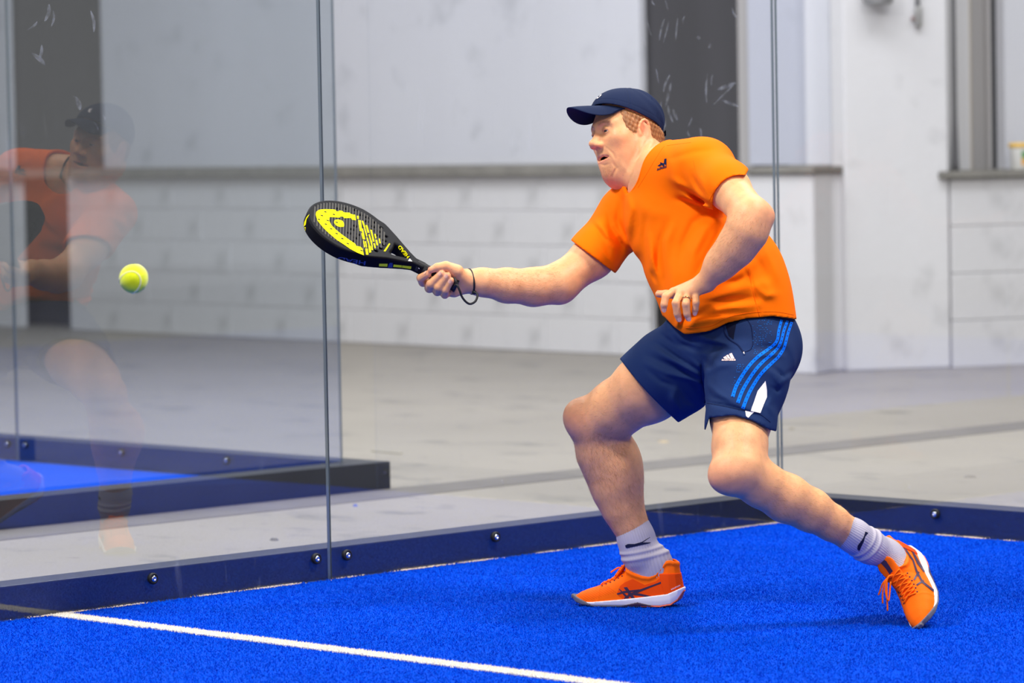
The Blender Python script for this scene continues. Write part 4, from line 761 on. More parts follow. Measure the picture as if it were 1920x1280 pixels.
# ---- wedding ring on the hand by the belly
rg = P(1286.5, 562, 9.905); rd = nrmv(P(1286, 570, 9.895)-P(1289, 553, 9.92)); ra_ = nrmv(np.cross(rd, RT)); rb_ = np.cross(rd, ra_)
V, Fc = tubeVF([rg+(ra_*math.cos(a)+rb_*math.sin(a))*.0118 for a in np.linspace(0, 2*math.pi, 28, endpoint=False)], .0017, 8, closed=True); tag(mk('ring', V, Fc, M_GOLD, body), 'gold ring')
M_NAIL = mat('fingernail', (232, 176, 148), .45, .25)
def nail(a, b, towards, w=.0052, l=.0062):
    """a nail plate on the back of a finger tip: a -> b is the last phalanx"""
    t = nrmv(b-a); n = nrmv(towards-t*(towards @ t)); s_ = np.cross(t, n); loc, nn, i, d = BODY_BVH.ray_cast(Vector(b-t*.0005+n*.05), Vector(-n), .1)
    if loc is None: return
    c = np.array(loc); V = []; Fc = []
    for i in range(13):
        for j in range(13):
            x, y = (j/6-1), (i/6-1); rr = math.sqrt(max(0, 1-abs(y)**3)); V.append(c+s_*(x*w*rr)+t*(y*l)-n*(.35*(x*w*rr)**2/.008)+n*.0007)
    for i in range(12):
        for j in range(12): Fc.append((i*13+j, i*13+j+1, i*13+j+14, i*13+j+13))
    mk('fingernail', V, Fc, M_NAIL, body)
for nme, f in LF.items(): nail(P(*f[-2][:3]), P(*f[-1][:3]), -FW*1.0+UP*.2 if nme != 'thumb' else UP)
for nme, f in RF.items(): nail(P(*f[-2][:3]), P(*f[-1][:3]), -FW*.8+UP*.55+RT*.2 if nme != 'thumb' else UP*.8+FW*.5)
# ---- hair under the cap, eyebrows
M_HAIR = mat('ginger brown hair', (158, 104, 60), .5, .4, noise=(60, .35, 4, (1, 1, 1))); M_BROW = mat('ginger eyebrow hair', (178, 122, 84), .6, .3)
edge = lambda y: .044+.40*(y+.01)                 # cap rim height along the head
def hair_ok(q):
    x, y, z = q.T; side = (np.abs(x) > .03) | (y < -.04); lowf = np.interp(y, [-.11, -.085, -.05, -.03, -.02, .006, .018, .034, .046, .056], [-.058, -.066, -.060, -.050, .02, .026, -.026, -.022, .012, .05]); return side & (z > lowf) & (y < .056) & (z < edge(y))
Hq = Field(); Hq.u(hell((0, -.012, .048), (.077, .098, .082)), .01); Hq.u(hell((0, .030, .0), (.066, .068, .085)), .03); Hq.u(hell((0, -.030, -.008), (.066, .072, .07)), .03)
def hair_post(p, d):
    q_ = ((p-f32(HC)) @ f32(HF).T)/HS; x, y, z = q_.T; n = np.sin(y*520+z*210+x*90)*.0007+np.sin(z*420-y*160+x*300)*.0006
    lowf = np.interp(y, [-.11, -.085, -.05, -.03, -.02, .006, .018, .034, .046, .056, .1], [-.058, -.066, -.060, -.050, .02, .026, -.026, -.022, .012, .05, .2]); inside = np.minimum.reduce([z-lowf, .054-y, edge(y)+.002-z])
    return np.maximum(np.maximum(d-np.clip(inside*.35, -.004, .004)-n, -(d+.004)), -inside)
Vha, Fha = polygonise(Hq, HC-.17, HC+.17, .0019, post=hair_post, omax=.01); hair = mk('hair', Vha, Fha, M_HAIR, body); tag(hair, 'short ginger brown hair')
def strands(name, roots, nrms, dirs, ln, w, m, parent, lift=.35):
    n = len(roots); dirs = dirs-nrms*(dirs*nrms).sum(1)[:, None]; dirs /= np.linalg.norm(dirs, axis=1)[:, None]+1e-9; sd = np.cross(dirs, nrms); sd /= np.linalg.norm(sd, axis=1)[:, None]+1e-9
    L_ = (ln*(.6+.8*np.random.rand(n)))[:, None]; mid = roots+dirs*L_*.55+nrms*L_*lift*.8; tip = roots+dirs*L_+nrms*L_*lift; a, b = roots-sd*w, roots+sd*w; c, d = mid-sd*w*.7, mid+sd*w*.7
    V = np.stack([a, b, d, c, tip], 1).reshape(-1, 3); i = np.arange(n)[:, None]*5; Fq2 = np.concatenate([i+[0, 1, 2], i+[0, 2, 3], i+[3, 2, 4]]); return tag(mk(name, V, Fq2.astype(int), m, parent), kind='stuff')
def vnormals(o):
    n = len(o.data.vertices); a = np.empty(n*3, np.float32); o.data.vertices.foreach_get('normal', a); return a.reshape(-1, 3)
nh = vnormals(hair); qh = hloc(Vha); okh = np.nonzero(hair_ok(qh) & (qh[:, 2] < edge(qh[:, 1])-.006))[0]; pick = np.random.choice(okh, 5200); back = -Fh*.75-Uh*.65
front = qh[pick, 1] > .005; dirs = np.where(front[:, None], -Uh*.9-Fh*.25, back)+.35*np.random.randn(len(pick), 3); strands('hair_strands', Vha[pick], nh[pick], dirs, .011, .0003, M_HAIR, hair, .10)
nb_ = vnormals(body); qb = q
bw = np.nonzero((np.abs(np.abs(qb[:, 0])-.030) < .020) & (np.abs(qb[:, 2]-(.0335-.22*np.abs(np.abs(qb[:, 0])-.030))) < .0036) & (qb[:, 1] > .06))[0]
pick = np.random.choice(bw, 160); dirs = np.sign(qb[pick, 0])[:, None]*Lh*.9+Uh*.15+.3*np.random.randn(160, 3); strands('eyebrows', Vall[pick], nb_[pick], dirs, .0055, .00022, M_BROW, body, .12)
bd = np.nonzero((qb[:, 1] > .04) & (qb[:, 2] < -.086) & (qb[:, 2] > -.118) & (np.abs(qb[:, 0]) < .028))[0]; pick = np.random.choice(bd, 380); strands('chin_stubble', Vall[pick], nb_[pick], -Uh+.4*np.random.randn(380, 3), .003, .0002, M_BROW, body, .3)
lash = np.nonzero((np.abs(np.abs(qb[:, 0])-EX) < .013) & (np.abs(qb[:, 2]-.0128) < .0012) & (qb[:, 1] > .086))[0]
if len(lash): pick = np.random.choice(lash, 40); strands('eyelashes', Vall[pick], nb_[pick], Fh*.8-Uh*.5+np.sign(qb[pick, 0])[:, None]*Lh*.4+.15*np.random.randn(40, 3), .003, .00015, mat('eyelash', (70, 44, 34), .6), body, .25)
# fine hair on forearms and legs
def limb_hair(chain, n, ln, lab):
    sel = []
    for (a, b) in zip(chain[:-1], chain[1:]):
        A_, B_ = P(*a[:3]), P(*b[:3]); ba = B_-A_; t = ((Vall-A_) @ ba)/(ba @ ba); dd = np.linalg.norm(Vall-A_-np.clip(t, 0, 1)[:, None]*ba, axis=1); ok = np.nonzero((t > 0) & (t < 1) & (dd < 1.35*max(a[3], b[3])*a[2]/FPX))[0]
        if len(ok):
            k = int(n*np.linalg.norm(ba)); p_ = np.random.choice(ok, k); sel.append((p_, np.tile(ba/np.linalg.norm(ba), (k, 1))))
    p_ = np.concatenate([x for x, _ in sel]); d_ = np.concatenate([y for _, y in sel])+.45*np.random.randn(len(p_), 3); strands('body_hair', Vall[p_], nb_[p_], d_, ln, .00016, M_LIMB, body, .22)
M_LIMB = mat('fine ginger body hair', (176, 124, 84), .5, .3)
limb_hair(LFORE[:4], 8200, .011, ''); limb_hair(RFORE[:4], 6500, .010, ''); limb_hair(RSH[:6], 10000, .013, ''); limb_hair(LSH[1:6], 6500, .012, ''); limb_hair(RTH[1:], 3000, .012, ''); limb_hair(LTH[1:], 2500, .011, '')
# ---- cap
Cp = Field(); Cp.u(hell((0, -.012, .052), (.0850, .105, .090)), .01); Cp.u(hell((0, .045, .066), (.058, .050, .050)), .05)
def cap_post(p, d):
    q_ = ((p-f32(HC)) @ f32(HF).T)/HS; x, y, z = q_.T; ang = np.arctan2(x, y+.012); top = np.clip((.145-z)/.03, 0, 1); o = np.zeros(len(p), np.float32)
    for a in (0, math.pi/3, -math.pi/3, 2*math.pi/3, -2*math.pi/3, math.pi): dl = np.abs(np.arctan2(np.sin(ang-a), np.cos(ang-a)))*np.hypot(x, y+.012); o += (-.0012*np.exp(-(dl/.0018)**2)+.0008*np.exp(-((dl-.005)/.003)**2))*top
    o += .0016*np.sin(ang*9+z*60)*np.sin(z*70+ang*3)*np.clip((.02-y)/.06, 0, 1); rim = z-edge(y); o += .0008*np.exp(-((rim-.016)/.0016)**2)*-1
    hole = np.hypot(x/.034, (z-edge(y)+.0)/.030)-1; dd = d-o; s_ = np.maximum(dd, -(dd+.0035)); return np.maximum.reduce([s_, -rim, np.where(y < -.05, -hole*.02, -1)])
Vc, Fc_ = polygonise(Cp, HC-.16, HC+.24, .0019, post=cap_post, omax=.01); Vc = smoothv(Vc, Fc_, 1, .4); cap = mk('cap', Vc, Fc_, M_CAP, body); tag(cap, 'navy baseball cap with curved brim'); BV_CAP = bvh_of(cap)
V = []; Fc = []; nu, nv = 40, 14
for side in (0, 1):
    for i in range(nv+1):
        for j in range(nu+1):
            a = (j/nu*2-1)*1.0; t = i/nv; x0 = .0805*math.sin(a); y0 = -.012+.1005*math.cos(a)+.001; z0 = edge(y0)+.001
            ext = .098*max(0, math.cos(a*1.565))**.5; x = x0*(1-.06*t); y = y0+ext*t; z = z0+.012*t*math.cos(a)+(-.076*t*(x/.075)**2-.010*t-.010*t*t)*(ext/.098)-(.0026 if side else 0); V.append(hp(x, y, z))
N1 = (nv+1)*(nu+1)
for i in range(nv):
    for j in range(nu):
        q0 = i*(nu+1)+j; Fc.append((q0, q0+1, q0+nu+2, q0+nu+1)); Fc.append(tuple(N1+k for k in (q0, q0+nu+1, q0+nu+2, q0+1)))
for j in range(nu): q0 = nv*(nu+1)+j; Fc.append((q0, q0+1, N1+q0+1, N1+q0))
for i in range(nv):
    for j in (0, nu): q0 = i*(nu+1)+j; Fc.append((q0, q0+nu+1, N1+q0+nu+1, N1+q0))
brim = mk('brim', V, Fc, M_CAP, cap)
V, Fc = uvsphere(hp(0, -.010,   .1405), .0085*HS, HF, 20, 12); V = np.array([hp(0, -.010,   .1405)+(v-hp(0, -.010,   .1405))-Uh*((v-hp(0, -.010,   .1405)) @ Uh)*.55 for v in V]); mk('cap_button', V, Fc, M_CAP, cap)
st = [hp(.040*math.sin(a), -.012-.1000*math.cos(a*.36), edge(-.115)+.004) for a in np.linspace(-1.1, 1.1, 16)]; V = []; Fc = []
for i, s_ in enumerate(st):
    for dz, dy in ((0, 0), (.014, 0), (.014, -.003), (0, -.003)): V.append(s_+HS*(Uh*dz+Fh*dy))
for i in range(15):
    for k in range(4): Fc.append((i*4+k, i*4+(k+1) % 4, i*4+4+(k+1) % 4, i*4+4+k))
mk('cap_strap', V, Fc, M_CAP, cap, smooth=False)
tag(decal('cap_print', [[(1107, 191), (1111, 186), (1117, 183), (1122, 179), (1127, 176), (1129, 178), (1124, 183), (1119, 186), (1113, 189), (1109, 192)]], BV_CAP, M_WHT, cap, .0015), 'white embroidered emblem')
# ================================================================== court shoes
M_UP = fabric('bright orange mesh upper', (255, 106, 12), 260, .1, .6); M_UP2 = fabric('deep orange overlay', (236, 74, 10), 200, .05, .5); M_MID = mat('white foam midsole', (238, 234, 240), .5, .4); M_GREY = mat('grey rubber toe guard', (98, 98, 112), .6, .4)
M_OUT = mat('coral rubber outsole', (240, 108, 70), .6, .4); M_PURP = mat('dark plum stripe', (58, 36, 64), .45, .4); M_LACE = fabric('orange lace', (255, 112, 20), 300, .1)
SX = [-.02, -.004, .0, .01, .03, .06, .11, .16, .21, .25, .28, .30, .308, .311, .33]; SW = [.0, .001, .010, .025, .0340, .037, .0385, .043, .0485, .046, .036, .022, .010, .002, .0]
def shoe(O, ax, up, side, label):
    """side = +1 when the inner (big toe) side is +y; local frame x to the toe, y = up x ax, z up"""
    ax = nrmv(ax); up = nrmv(up-ax*(up @ ax)); ly = np.cross(up, ax); M3 = np.array([ax, ly, up]); O = np.array(O); Mf, Of = f32(M3), f32(O)
    def loc(p): return (p-Of) @ Mf.T
    def W_(x, y, z, add=0.): return np.array(O)+ax*x+ly*y+up*z
    yc = lambda x: side*.010*np.clip((x-.15)/.16, 0, 1)**1.5-side*.004*np.clip(1-np.abs(x-.21)/.1, 0, 1)
    wid = lambda x: np.interp(x, SX, SW); zm = lambda x: np.interp(x, [0, .04, .11, .17, .26, .30, .311], [.053, .036, .027, .020, .012, .017, .023]); zb = lambda x: np.interp(x, [0, .012, .03, .06, .24, .28, .30, .311], [.040, .018, .005, 0, 0, .004, .010, .017])
    top = lambda x: np.interp(x, [0, .14, .165, .195, .225, .25, .27, .29, .302, .311], [.16, .15, .094, .073, .059, .050, .044, .036, .028, .022])
    tl = lambda x: np.interp(x, [.0, .02, .035, .05, .07, .09, .11, .135, .155, .2], [.122, .128, .126, .112, .092, .085, .086, .094, .103, .2])
    def xs(q): return q[:, 0]-.20*np.clip(q[:, 2]-.03, 0, .2)*np.clip((.09-q[:, 0])/.09, 0, 1)
    def up_d(q, off=0.):
        x = xs(q); w = np.maximum(wid(x)+off, 4e-3)*(1-.16*np.clip((q[:, 2]-.03)/.1, 0, 1)**1.3*np.clip((.2-x)/.12, 0, 1)); z0 = zm(x)-.006; H = np.maximum(top(x)-z0+off, .004); e = (np.abs((q[:, 1]-yc(x))/w)**2.5+(np.clip(q[:, 2]-z0, 0, 1)/H)**2.5)**.4-1
        return np.maximum.reduce([e*np.minimum(w, H)*.75, z0-q[:, 2], -x-.001-off, x-.3105-off, q[:, 2]-.16])
    def mesh(name, dfun, lo, hi, m, par, h=.0021, it=1):
        cor = np.array([W_(x, y, z) for x in (lo[0], hi[0]) for y in (lo[1], hi[1]) for z in (lo[2], hi[2])]); c = (cor.min(0)+cor.max(0))/2; R_ = float(np.linalg.norm(cor.max(0)-cor.min(0)))
        Fx = Field(); Fx.u(lambda p: dfun(loc(p)).astype(np.float32), .001); V, Fc = polygonise(Fx, cor.min(0)-.01, cor.max(0)+.01, h, omax=.06); V = smoothv(V, Fc, it, .45); return mk(name, V, Fc, m, par)
    def upper(q):
        d = up_d(q); inner = up_d(q, -.0065); x = q[:, 0]; ank = np.maximum(inner, np.maximum(x-.165, .05-q[:, 2])); cut = np.where(x < .165, q[:, 2]-tl(xs(q)), -1.)
        collar = .003*np.exp(-((q[:, 2]-tl(xs(q))+.006)/.006)**2)*(x < .16); d = d-collar-.0009*np.exp(-((x-.232)/.0025)**2); return np.maximum.reduce([d, -ank, cut])
    sh = mesh('shoe', upper, (-.02, -.06, .0), (.32, .06, .15), M_UP, body); tag(sh, label)
    def plan(q, add, lo, hi):
        w = np.maximum(wid(q[:, 0])+add, 2e-3); pl = (np.abs(q[:, 1]-yc(q[:, 0]))-w)*.8; e1 = np.maximum(-q[:, 0]-add*.8, q[:, 0]-.311-add); return np.maximum.reduce([pl, e1, (q[:, 2]-hi)*.9, (lo-q[:, 2])*.9])
    mesh('midsole', lambda q: plan(q, .0045-.0015*np.cos(np.clip((q[:, 2]-zb(q[:, 0]))/.02, 0, 1)*3.1), zb(q[:, 0])+.004, zm(q[:, 0])), (-.02, -.06, -.01), (.33, .06, .06), M_MID, sh)
    mesh('outsole', lambda q: np.maximum(plan(q, .004, zb(q[:, 0]), zb(q[:, 0])+.0048), q[:, 0]-.115), (-.02, -.06, -.01), (.13, .06, .06), M_OUT, sh)
    mesh('forefoot_outsole', lambda q: np.maximum(plan(q, .004, zb(q[:, 0]), zb(q[:, 0])+.0048), .115-q[:, 0]), (.10, -.06, -.01), (.33, .06, .04), M_GREY, sh)
    mesh('shank', lambda q: np.maximum.reduce([plan(q, .0062, zb(q[:, 0])+.003, zb(q[:, 0])+.003+.011*np.clip(1-np.abs(q[:, 0]-.122)/.045, 0, 1)), np.abs(q[:, 0]-.122)-.045]), (.07, -.06, -.01), (.18, .06, .03), M_PURP, sh)
    mesh('toe_guard', lambda q: np.maximum.reduce([plan(q, .0062, zb(q[:, 0])+.001, np.interp(q[:, 0], [.255, .28, .311], [.008, .018, .030])), .255-q[:, 0]]), (.24, -.06, -.01), (.33, .06, .04), M_GREY, sh)
    # heel overlay and tongue
    mesh('heel_counter', lambda q: np.maximum.reduce([np.abs(up_d(q, .0012))-.0013, -.004-xs(q), q[:, 0]-.052-.25*(q[:, 2]-.05), q[:, 2]-.092, zm(q[:, 0])-q[:, 2]]), (-.02, -.05, .0), (.09, .05, .12), M_UP2, sh, .0014)
    a, b = f32([.200, 0, .062]), f32([.150, 0, .130]); nn = f32(nrmv([.79, 0, .61])); tg = rc(a, b, .021, .026, nn, .17)
    tong = mesh('tongue', lambda q: np.maximum(tg(f32(q)), .055-q[:, 2]), (.11, -.05, .05), (.23, .05, .16), M_UP, sh)
    bv = bvh_of(sh); bt = bvh_of(tong)
    def drop(x, y, lift):
        best = None
        for t in (bv, bt):
            l, n_, i, d = t.ray_cast(Vector(W_(x+.06, y*1.0, .20)), Vector(-up*.93-ax*.36).normalized(), .4)
            if l is not None and (best is None or (np.array(l) @ up) > (best @ up)): best = np.array(l)
        return best+up*lift if best is not None else None
    for i in range(6):
        x = .226-.0135*i
        for s in (-1, 1):
            pts = [drop(x-(.012*(k/8) if s > 0 else .012*(1-k/8)), -.021+.042*k/8+yc(x), .0022+(.0012 if s > 0 else 0)+.0015*math.sin(math.pi*k/8)) for k in range(9)]; pts = [p for p in pts if p is not None]
            if len(pts) > 4: V, Fc = tubeVF(pts, .0021, 7); mk('lace', V, Fc, M_LACE, sh)
        for s in (-1, 1):
            p = drop(x-.004, s*.025+yc(x), .0006)
            if p is not None: V, Fc = uvsphere(p, .0022, M3, 10, 8); mk('eyelet', V, Fc, M_PURP, sh)
    return sh, bv, W_
shR, bvR, WR = shoe(FR_R[0], FR_R[1], FR_R[3], 1, 'orange tennis shoe flat on the turf, seen from its inner side')
shL, bvL, WL = shoe(FR_L[0], FR_L[1], FR_L[3], -1, 'orange tennis shoe standing on its toe')
for p in ([(1108, 890), (1112, 908), (960, 965), (850, 1010), (760, 1052), (700, 1080), (690, 1075), (740, 1030), (850, 985), (990, 935)], [(790, 1015), (860, 1026), (985, 1056), (960, 1066), (860, 1050), (780, 1040)], [(690, 965), (724, 960), (805, 1072), (772, 1080)], [(636, 975), (660, 988), (748, 1068), (720, 1078)], [(620, 1025), (690, 1000), (850, 983), (850, 1000), (690, 1022), (630, 1038)]):
    decal('side_stripe', [c5(p)], bvR, M_PURP, shR, .0014)
text_decal('heel_print', 'SOLUTION', c5([(1166, 992)])[0], (16.5, -8), (-.8, -2.2), bvh_of([o for o in shR.children if o.name.startswith('heel_counter')][0]), M_MID, shR, .001)
decal('quarter_overlay', [c5([(655, 950), (700, 915), (780, 880), (900, 940), (1010, 905), (1060, 862), (1118, 852), (1140, 940), (1095, 1028), (900, 1062), (690, 1086), (620, 1030)])], bvR, M_UP2, shR, .0008)
for k in range(13):
    x, y = 1050+(245+30*k)/7.36, 983+(965-12*k)/7.36; ln = 18+k*.4; seam('mesh_line', [(x, y), (x+ln*.5, y+ln*.36), (x+ln, y+ln*.70)], bvR, M_UP2, shR, .0005, 4)
for p in ([(752, 425), (775, 430), (850, 540), (885, 640), (935, 735), (1038, 815), (1034, 836), (925, 752), (868, 650), (835, 545)], [(818, 435), (850, 468), (905, 560), (955, 645), (942, 655), (880, 575)], [(848, 718), (888, 645), (906, 655), (862, 728)], [(874, 768), (935, 722), (947, 738), (885, 778)]):
    decal('side_stripe', [c7(p)], bvL, M_PURP, shL, .0016)
tl_ = [o for o in shL.children if o.name.startswith('tongue')][0]
decal('tongue_label', [c7([(545, 560), (575, 532), (600, 548), (660, 640), (632, 672), (598, 620)])], bvh_of(tl_), M_PURP, shL, .0012)
# bow ends of the laces
def lace_end(pts, Z, par, r=.0022):
    V, Fc = tubeVF(spline([P(u, v, Z+dz) for u, v, dz in pts], 6), r, 7); mk('lace_end', V, Fc, M_LACE, par)
zL = depth(WL(.17, 0, .11))
lace_end([(1672, 1078, 0), (1664, 1084, -.012), (1663, 1110, -.014), (1664, 1145, -.012)], zL, shL); lace_end([(1672, 1080, 0), (1660, 1088, -.01), (1655, 1112, -.01), (1655, 1131, -.008)], zL, shL); lace_end([(1670, 1078, 0), (1656, 1092, 0), (1650, 1108, .004), (1647, 1115, .006)], zL, shL); lace_end([(1674, 1078, -.01), (1665, 1082, -.02), (1660, 1105, -.022), (1666, 1126, -.02), (1670, 1090, -.016)], zL, shL)
zR = depth(WR(.19, 0, .09)); lace_end([(1170, 1076, 0), (1162, 1064, -.004), (1152, 1068, -.008), (1145, 1073, -.01)], zR, shR); lace_end([(1172, 1078, -.01), (1163, 1082, -.02), (1152, 1094, -.02), (1148, 1096, -.01), (1160, 1082, -.004), (1170, 1074, 0)], zR, shR, .0026); lace_end([(1170, 1076, -.01), (1180, 1068, -.03), (1184, 1078, -.035), (1174, 1080, -.02)], zR, shR)

# ================================================================== racket in his right hand
BUTT = P(855, 534, ZH); ra = nrmv(RUC(-.9, .436, 0)); rp = nrmv(RUC(.436, .9, 0)); rn = nrmv(-FW*.475+rp*.88); rw = np.cross(rn, ra); rw = rw if rw @ rp > 0 else -rw
RM = np.array([ra, rw, rn]); RMf, Bf = f32(RM), f32(BUTT); TH = .0185
M_CARB = mat('black carbon frame', (13, 13, 19), .5, .06, coat=.0, noise=(9, .2, 3, (1, 1, 1))); M_STR = mat('grey carbon weave', (74, 72, 69), .6, .1); M_YEL = mat('fluorescent yellow print', (240, 230, 0), .6, .05); M_LIME = mat('lime yellow print', (196, 214, 10), .5, .3); M_GRIP = mat('black grip tape', (26, 26, 30), .7, .3, bump=(300, .4, .001, (1, 1, 1)))
M_NVP = mat('deep blue print', (40, 54, 112), .4, .4)
rk = bpy.data.objects.new('padel_racket', None); COL.objects.link(rk); rk.location = BUTT; tag(rk, 'black padel racket with yellow face print held in his outstretched hand', 'racket')
def WRk(s, t, z): return BUTT+ra*s+rw*t+rn*z
def fpl(u, v, z=TH):
    d = ray(u, v); o = BUTT+rn*z; k = ((o-CAM) @ rn)/(d @ rn); X = CAM+d*k-BUTT; return X @ ra, X @ rw
def c4(pts): return [(560+x/9.145, 370+y/9.145) for x, y in pts]
def c8(pts): return [(680+x/12.8, 430+y/12.8) for x, y in pts]
hl = c4([(1170, 345), (1165, 412), (1300, 428), (1285, 503), (1265, 568), (1410, 518), (1390, 588), (1370, 655), (1495, 664), (1475, 743), (1450, 806), (1410, 872), (1330, 912), (660, 190), (800, 190), (970, 220), (1062, 300), (230, 480), (270, 590), (370, 680), (490, 775), (640, 835), (840, 905), (970, 490), (920, 550), (870, 612), (1040, 640), (980, 695), (930, 752)])
def rack2d(s, t):
    # head: egg shaped; two arms of the throat; the open triangle stays between them
    sc = (s-.320); rx_ = np.where(sc > 0, .125, .126); wt = .1295*(1-.10*np.clip(-sc/.14, 0, 1)); k = np.hypot(sc/rx_, t/wt); head = (k-1)*np.minimum(rx_, wt)*.9
    def cap2(a, b, r0, r1):
        px, py = s-a[0], np.abs(t)-a[1]; bx, by = b[0]-a[0], b[1]-a[1]; h = np.clip((px*bx+py*by)/(bx*bx+by*by), 0, 1); return np.hypot(px-h*bx, py-h*by)-(r0+(r1-r0)*h)
    arm = cap2((.128, .004), (.252, .0925), .0105, .0125); hd = np.maximum(np.abs(t)-.016, np.maximum(s-.145, -s)); hk = np.maximum(.006-np.abs(arm-hd), 0); d = np.minimum(arm, hd); h = np.maximum(.02-np.abs(d-head), 0)/.02; return np.minimum(d, head)-h*h*.005
holes = [h for h in (fpl(*p) for p in hl) if float(rack2d(np.array([h[0]]), np.array([h[1]]))[0]) < -.016]
def frame_d(q):
    s, t, z = q.T; d2 = rack2d(s, t); th = TH-.0045*np.clip((.20-s)/.05, 0, 1); r = .005; dx = np.maximum(d2+r, 0); dz = np.maximum(np.abs(z)-th+r, 0); d = np.hypot(dx, dz)+np.minimum(np.maximum(d2+r, np.abs(z)-th+r), 0)-r
    for hs, ht in holes: d = np.maximum(d, -np.maximum(np.hypot(s-hs, t-ht)-.0056, np.abs(z)-.03))
    return d
def rmesh(name, dfun, lo, hi, m, par, h=.0021, it=1):
    cor = np.array([WRk(x, y, z) for x in (lo[0], hi[0]) for y in (lo[1], hi[1]) for z in (lo[2], hi[2])]); Fx = Field(); Fx.u(lambda p: dfun((p-Bf) @ RMf.T).astype(np.float32), .001)
    V, Fc = polygonise(Fx, cor.min(0)-.01, cor.max(0)+.01, h, omax=.03); V = smoothv(V, Fc, it, .4); return mk(name, V, Fc, m, par)
fr = rmesh('frame', lambda q: np.maximum(frame_d(q), .098-q[:, 0]), (.09, -.15, -.03), (.46, .15, .03), M_CARB, rk)
def grip_d(q):
    s, t, z = q.T; o = np.maximum(np.maximum(np.abs(t), np.abs(z)*1.02), (np.abs(t)+np.abs(z))*.74); R_ = .0158+.0009*np.clip(np.sin(s*260+np.arctan2(z, t)), 0, 1)+.004*np.clip((.012-s)/.012, 0, 1); return np.maximum.reduce([(o-R_)*.85, s-.118, -.004-s])
gr = rmesh('grip', grip_d, (-.01, -.03, -.03), (.125, .03, .03), M_GRIP, rk, .0015)
BV_FR = bvh_of(fr)
def face_poly(name, polys, m, par, lift=.0006):
    V = []; Fc = []
    for p in polys:
        i = len(V); st_ = [fpl(*x) for x in p]; V += [WRk(s, t, TH+lift) for s, t in st_]; a = sum(st_[k][0]*st_[(k+1) % len(st_)][1]-st_[(k+1) % len(st_)][0]*st_[k][1] for k in range(len(st_))); q = list(range(i, i+len(p))); Fc.append(tuple(q if (a > 0) == (np.cross(ra, rw) @ rn > 0) else q[::-1]))
    return mk(name, V, Fc, m, par, smooth=False)
# carbon stripes
V = []; Fc = []
for k in range(26):
    s0 = .212+k*.0086
    def inn(t): s = s0+.25*t; return ((s-.325)/.108)**2+(t/.108)**2 < 1
    ts = [t for t in np.linspace(-.11, .11, 120) if inn(t)]
    if len(ts) < 6: continue
    a, b = ts[0], ts[-1]; i = len(V)
    for s_, t_ in ((0, a), (.0042, a), (.0042, b), (0, b)): V.append(WRk(s0+s_+.25*t_, t_, TH+.0003))
    Fc.append((i, i+3, i+2, i+1) if np.cross(ra, rw) @ rn < 0 else (i, i+1, i+2, i+3))
mk('face_stripes', V, Fc, M_STR, fr, smooth=False)
D = [(290, 300), (300, 250), (350, 215), (450, 205), (560, 208), (630, 215), (640, 240), (680, 245), (695, 228), (750, 236), (765, 258), (815, 264), (870, 266), (885, 285), (940, 300), (965, 300), (980, 395), (910, 385), (895, 355), (780, 360), (760, 335), (715, 330), (700, 350), (620, 345), (530, 340), (520, 400), (560, 480), (640, 560), (740, 640), (850, 720), (970, 800), (985, 835), (1060, 850), (1095, 885), (1115, 995), (1000, 950), (880, 885), (780, 815), (650, 730), (520, 620), (440, 545), (400, 500), (320, 400)]
face_poly('face_print', [c4(D)], M_YEL, fr, .0009); face_poly('face_print', [c4([(605, 440), (608, 405), (625, 388), (680, 382), (750, 405), (772, 440), (778, 480), (768, 508), (700, 510), (640, 485)])], M_YEL, fr, .0009)
bk = [(1040, 395, 1066, 580, 42), (1090, 405, 1130, 520, 26), (1160, 480, 1195, 610, 30), (1085, 540, 1125, 720, 26), (1130, 530, 1165, 670, 20), (1205, 640, 1250, 780, 22), (1238, 560, 1285, 760, 26), (1305, 630, 1322, 705, 22), (1080, 620, 1105, 720, 16), (1170, 690, 1205, 820, 20), (1225, 700, 1258, 850, 20), (1110, 745, 1132, 860, 18), (1142, 755, 1162, 860, 18), (1290, 790, 1310, 870, 24), (1328, 730, 1348, 825, 26), (1380, 710, 1394, 790, 20), (1200, 825, 1216, 950, 18), (1148, 880, 1166, 985, 20), (1172, 880, 1186, 985, 16), (1250, 845, 1262, 905, 24), (1222, 830, 1236, 945, 14), (1010, 320, 1016, 372, 30)]
face_poly('face_print', [c4([(x0-w/2, y0), (x0+w/2, y0), (x1+w/2, y1), (x1-w/2, y1)]) for x0, y0, x1, y1, w in bk], M_YEL, fr, .0009)
face_poly('print_slot', [c4([(x-26, y-14), (x+14, y-6), (x+26, y+14), (x-14, y+6)]) for x, y in ((455, 252), (395, 315), (345, 382), (600, 297), (497, 402), (463, 464), (553, 543), (648, 625), (746, 711), (840, 797), (1075, 916), (650, 432))], M_CARB, fr, .0013)['kind'] = 'stuff'
face_poly('face_print', [c4([(1455, 925), (1485, 930), (1568, 800), (1550, 788)])], M_YEL, fr, .0009)
hd_o = c8([(1126, 652)])[0]; text_decal('arm_print', 'HEAD', hd_o, (-17.6, -21.6), (-4.7, 3.9), BV_FR, M_YEL, fr, .0007, 3)
text_decal('rim_print', 'HEAD', c4([(1150, 1092)])[0], (-52, -8.6), (-1.3, 7.6), BV_FR, M_NVP, fr, .0007, 4)
decal('rim_print', [c8([(395, 818), (597, 820), (588, 890), (388, 882)]), c8([(742, 838), (940, 858), (930, 912), (728, 896)]), c8([(948, 860), (1168, 884), (1156, 948), (938, 914)])], BV_FR, M_LIME, fr, .0007, 3); decal('rim_print', [c8([(600, 910), (622, 830), (650, 795), (716, 800), (716, 912)])], BV_FR, M_NVP, fr, .0009, 3)
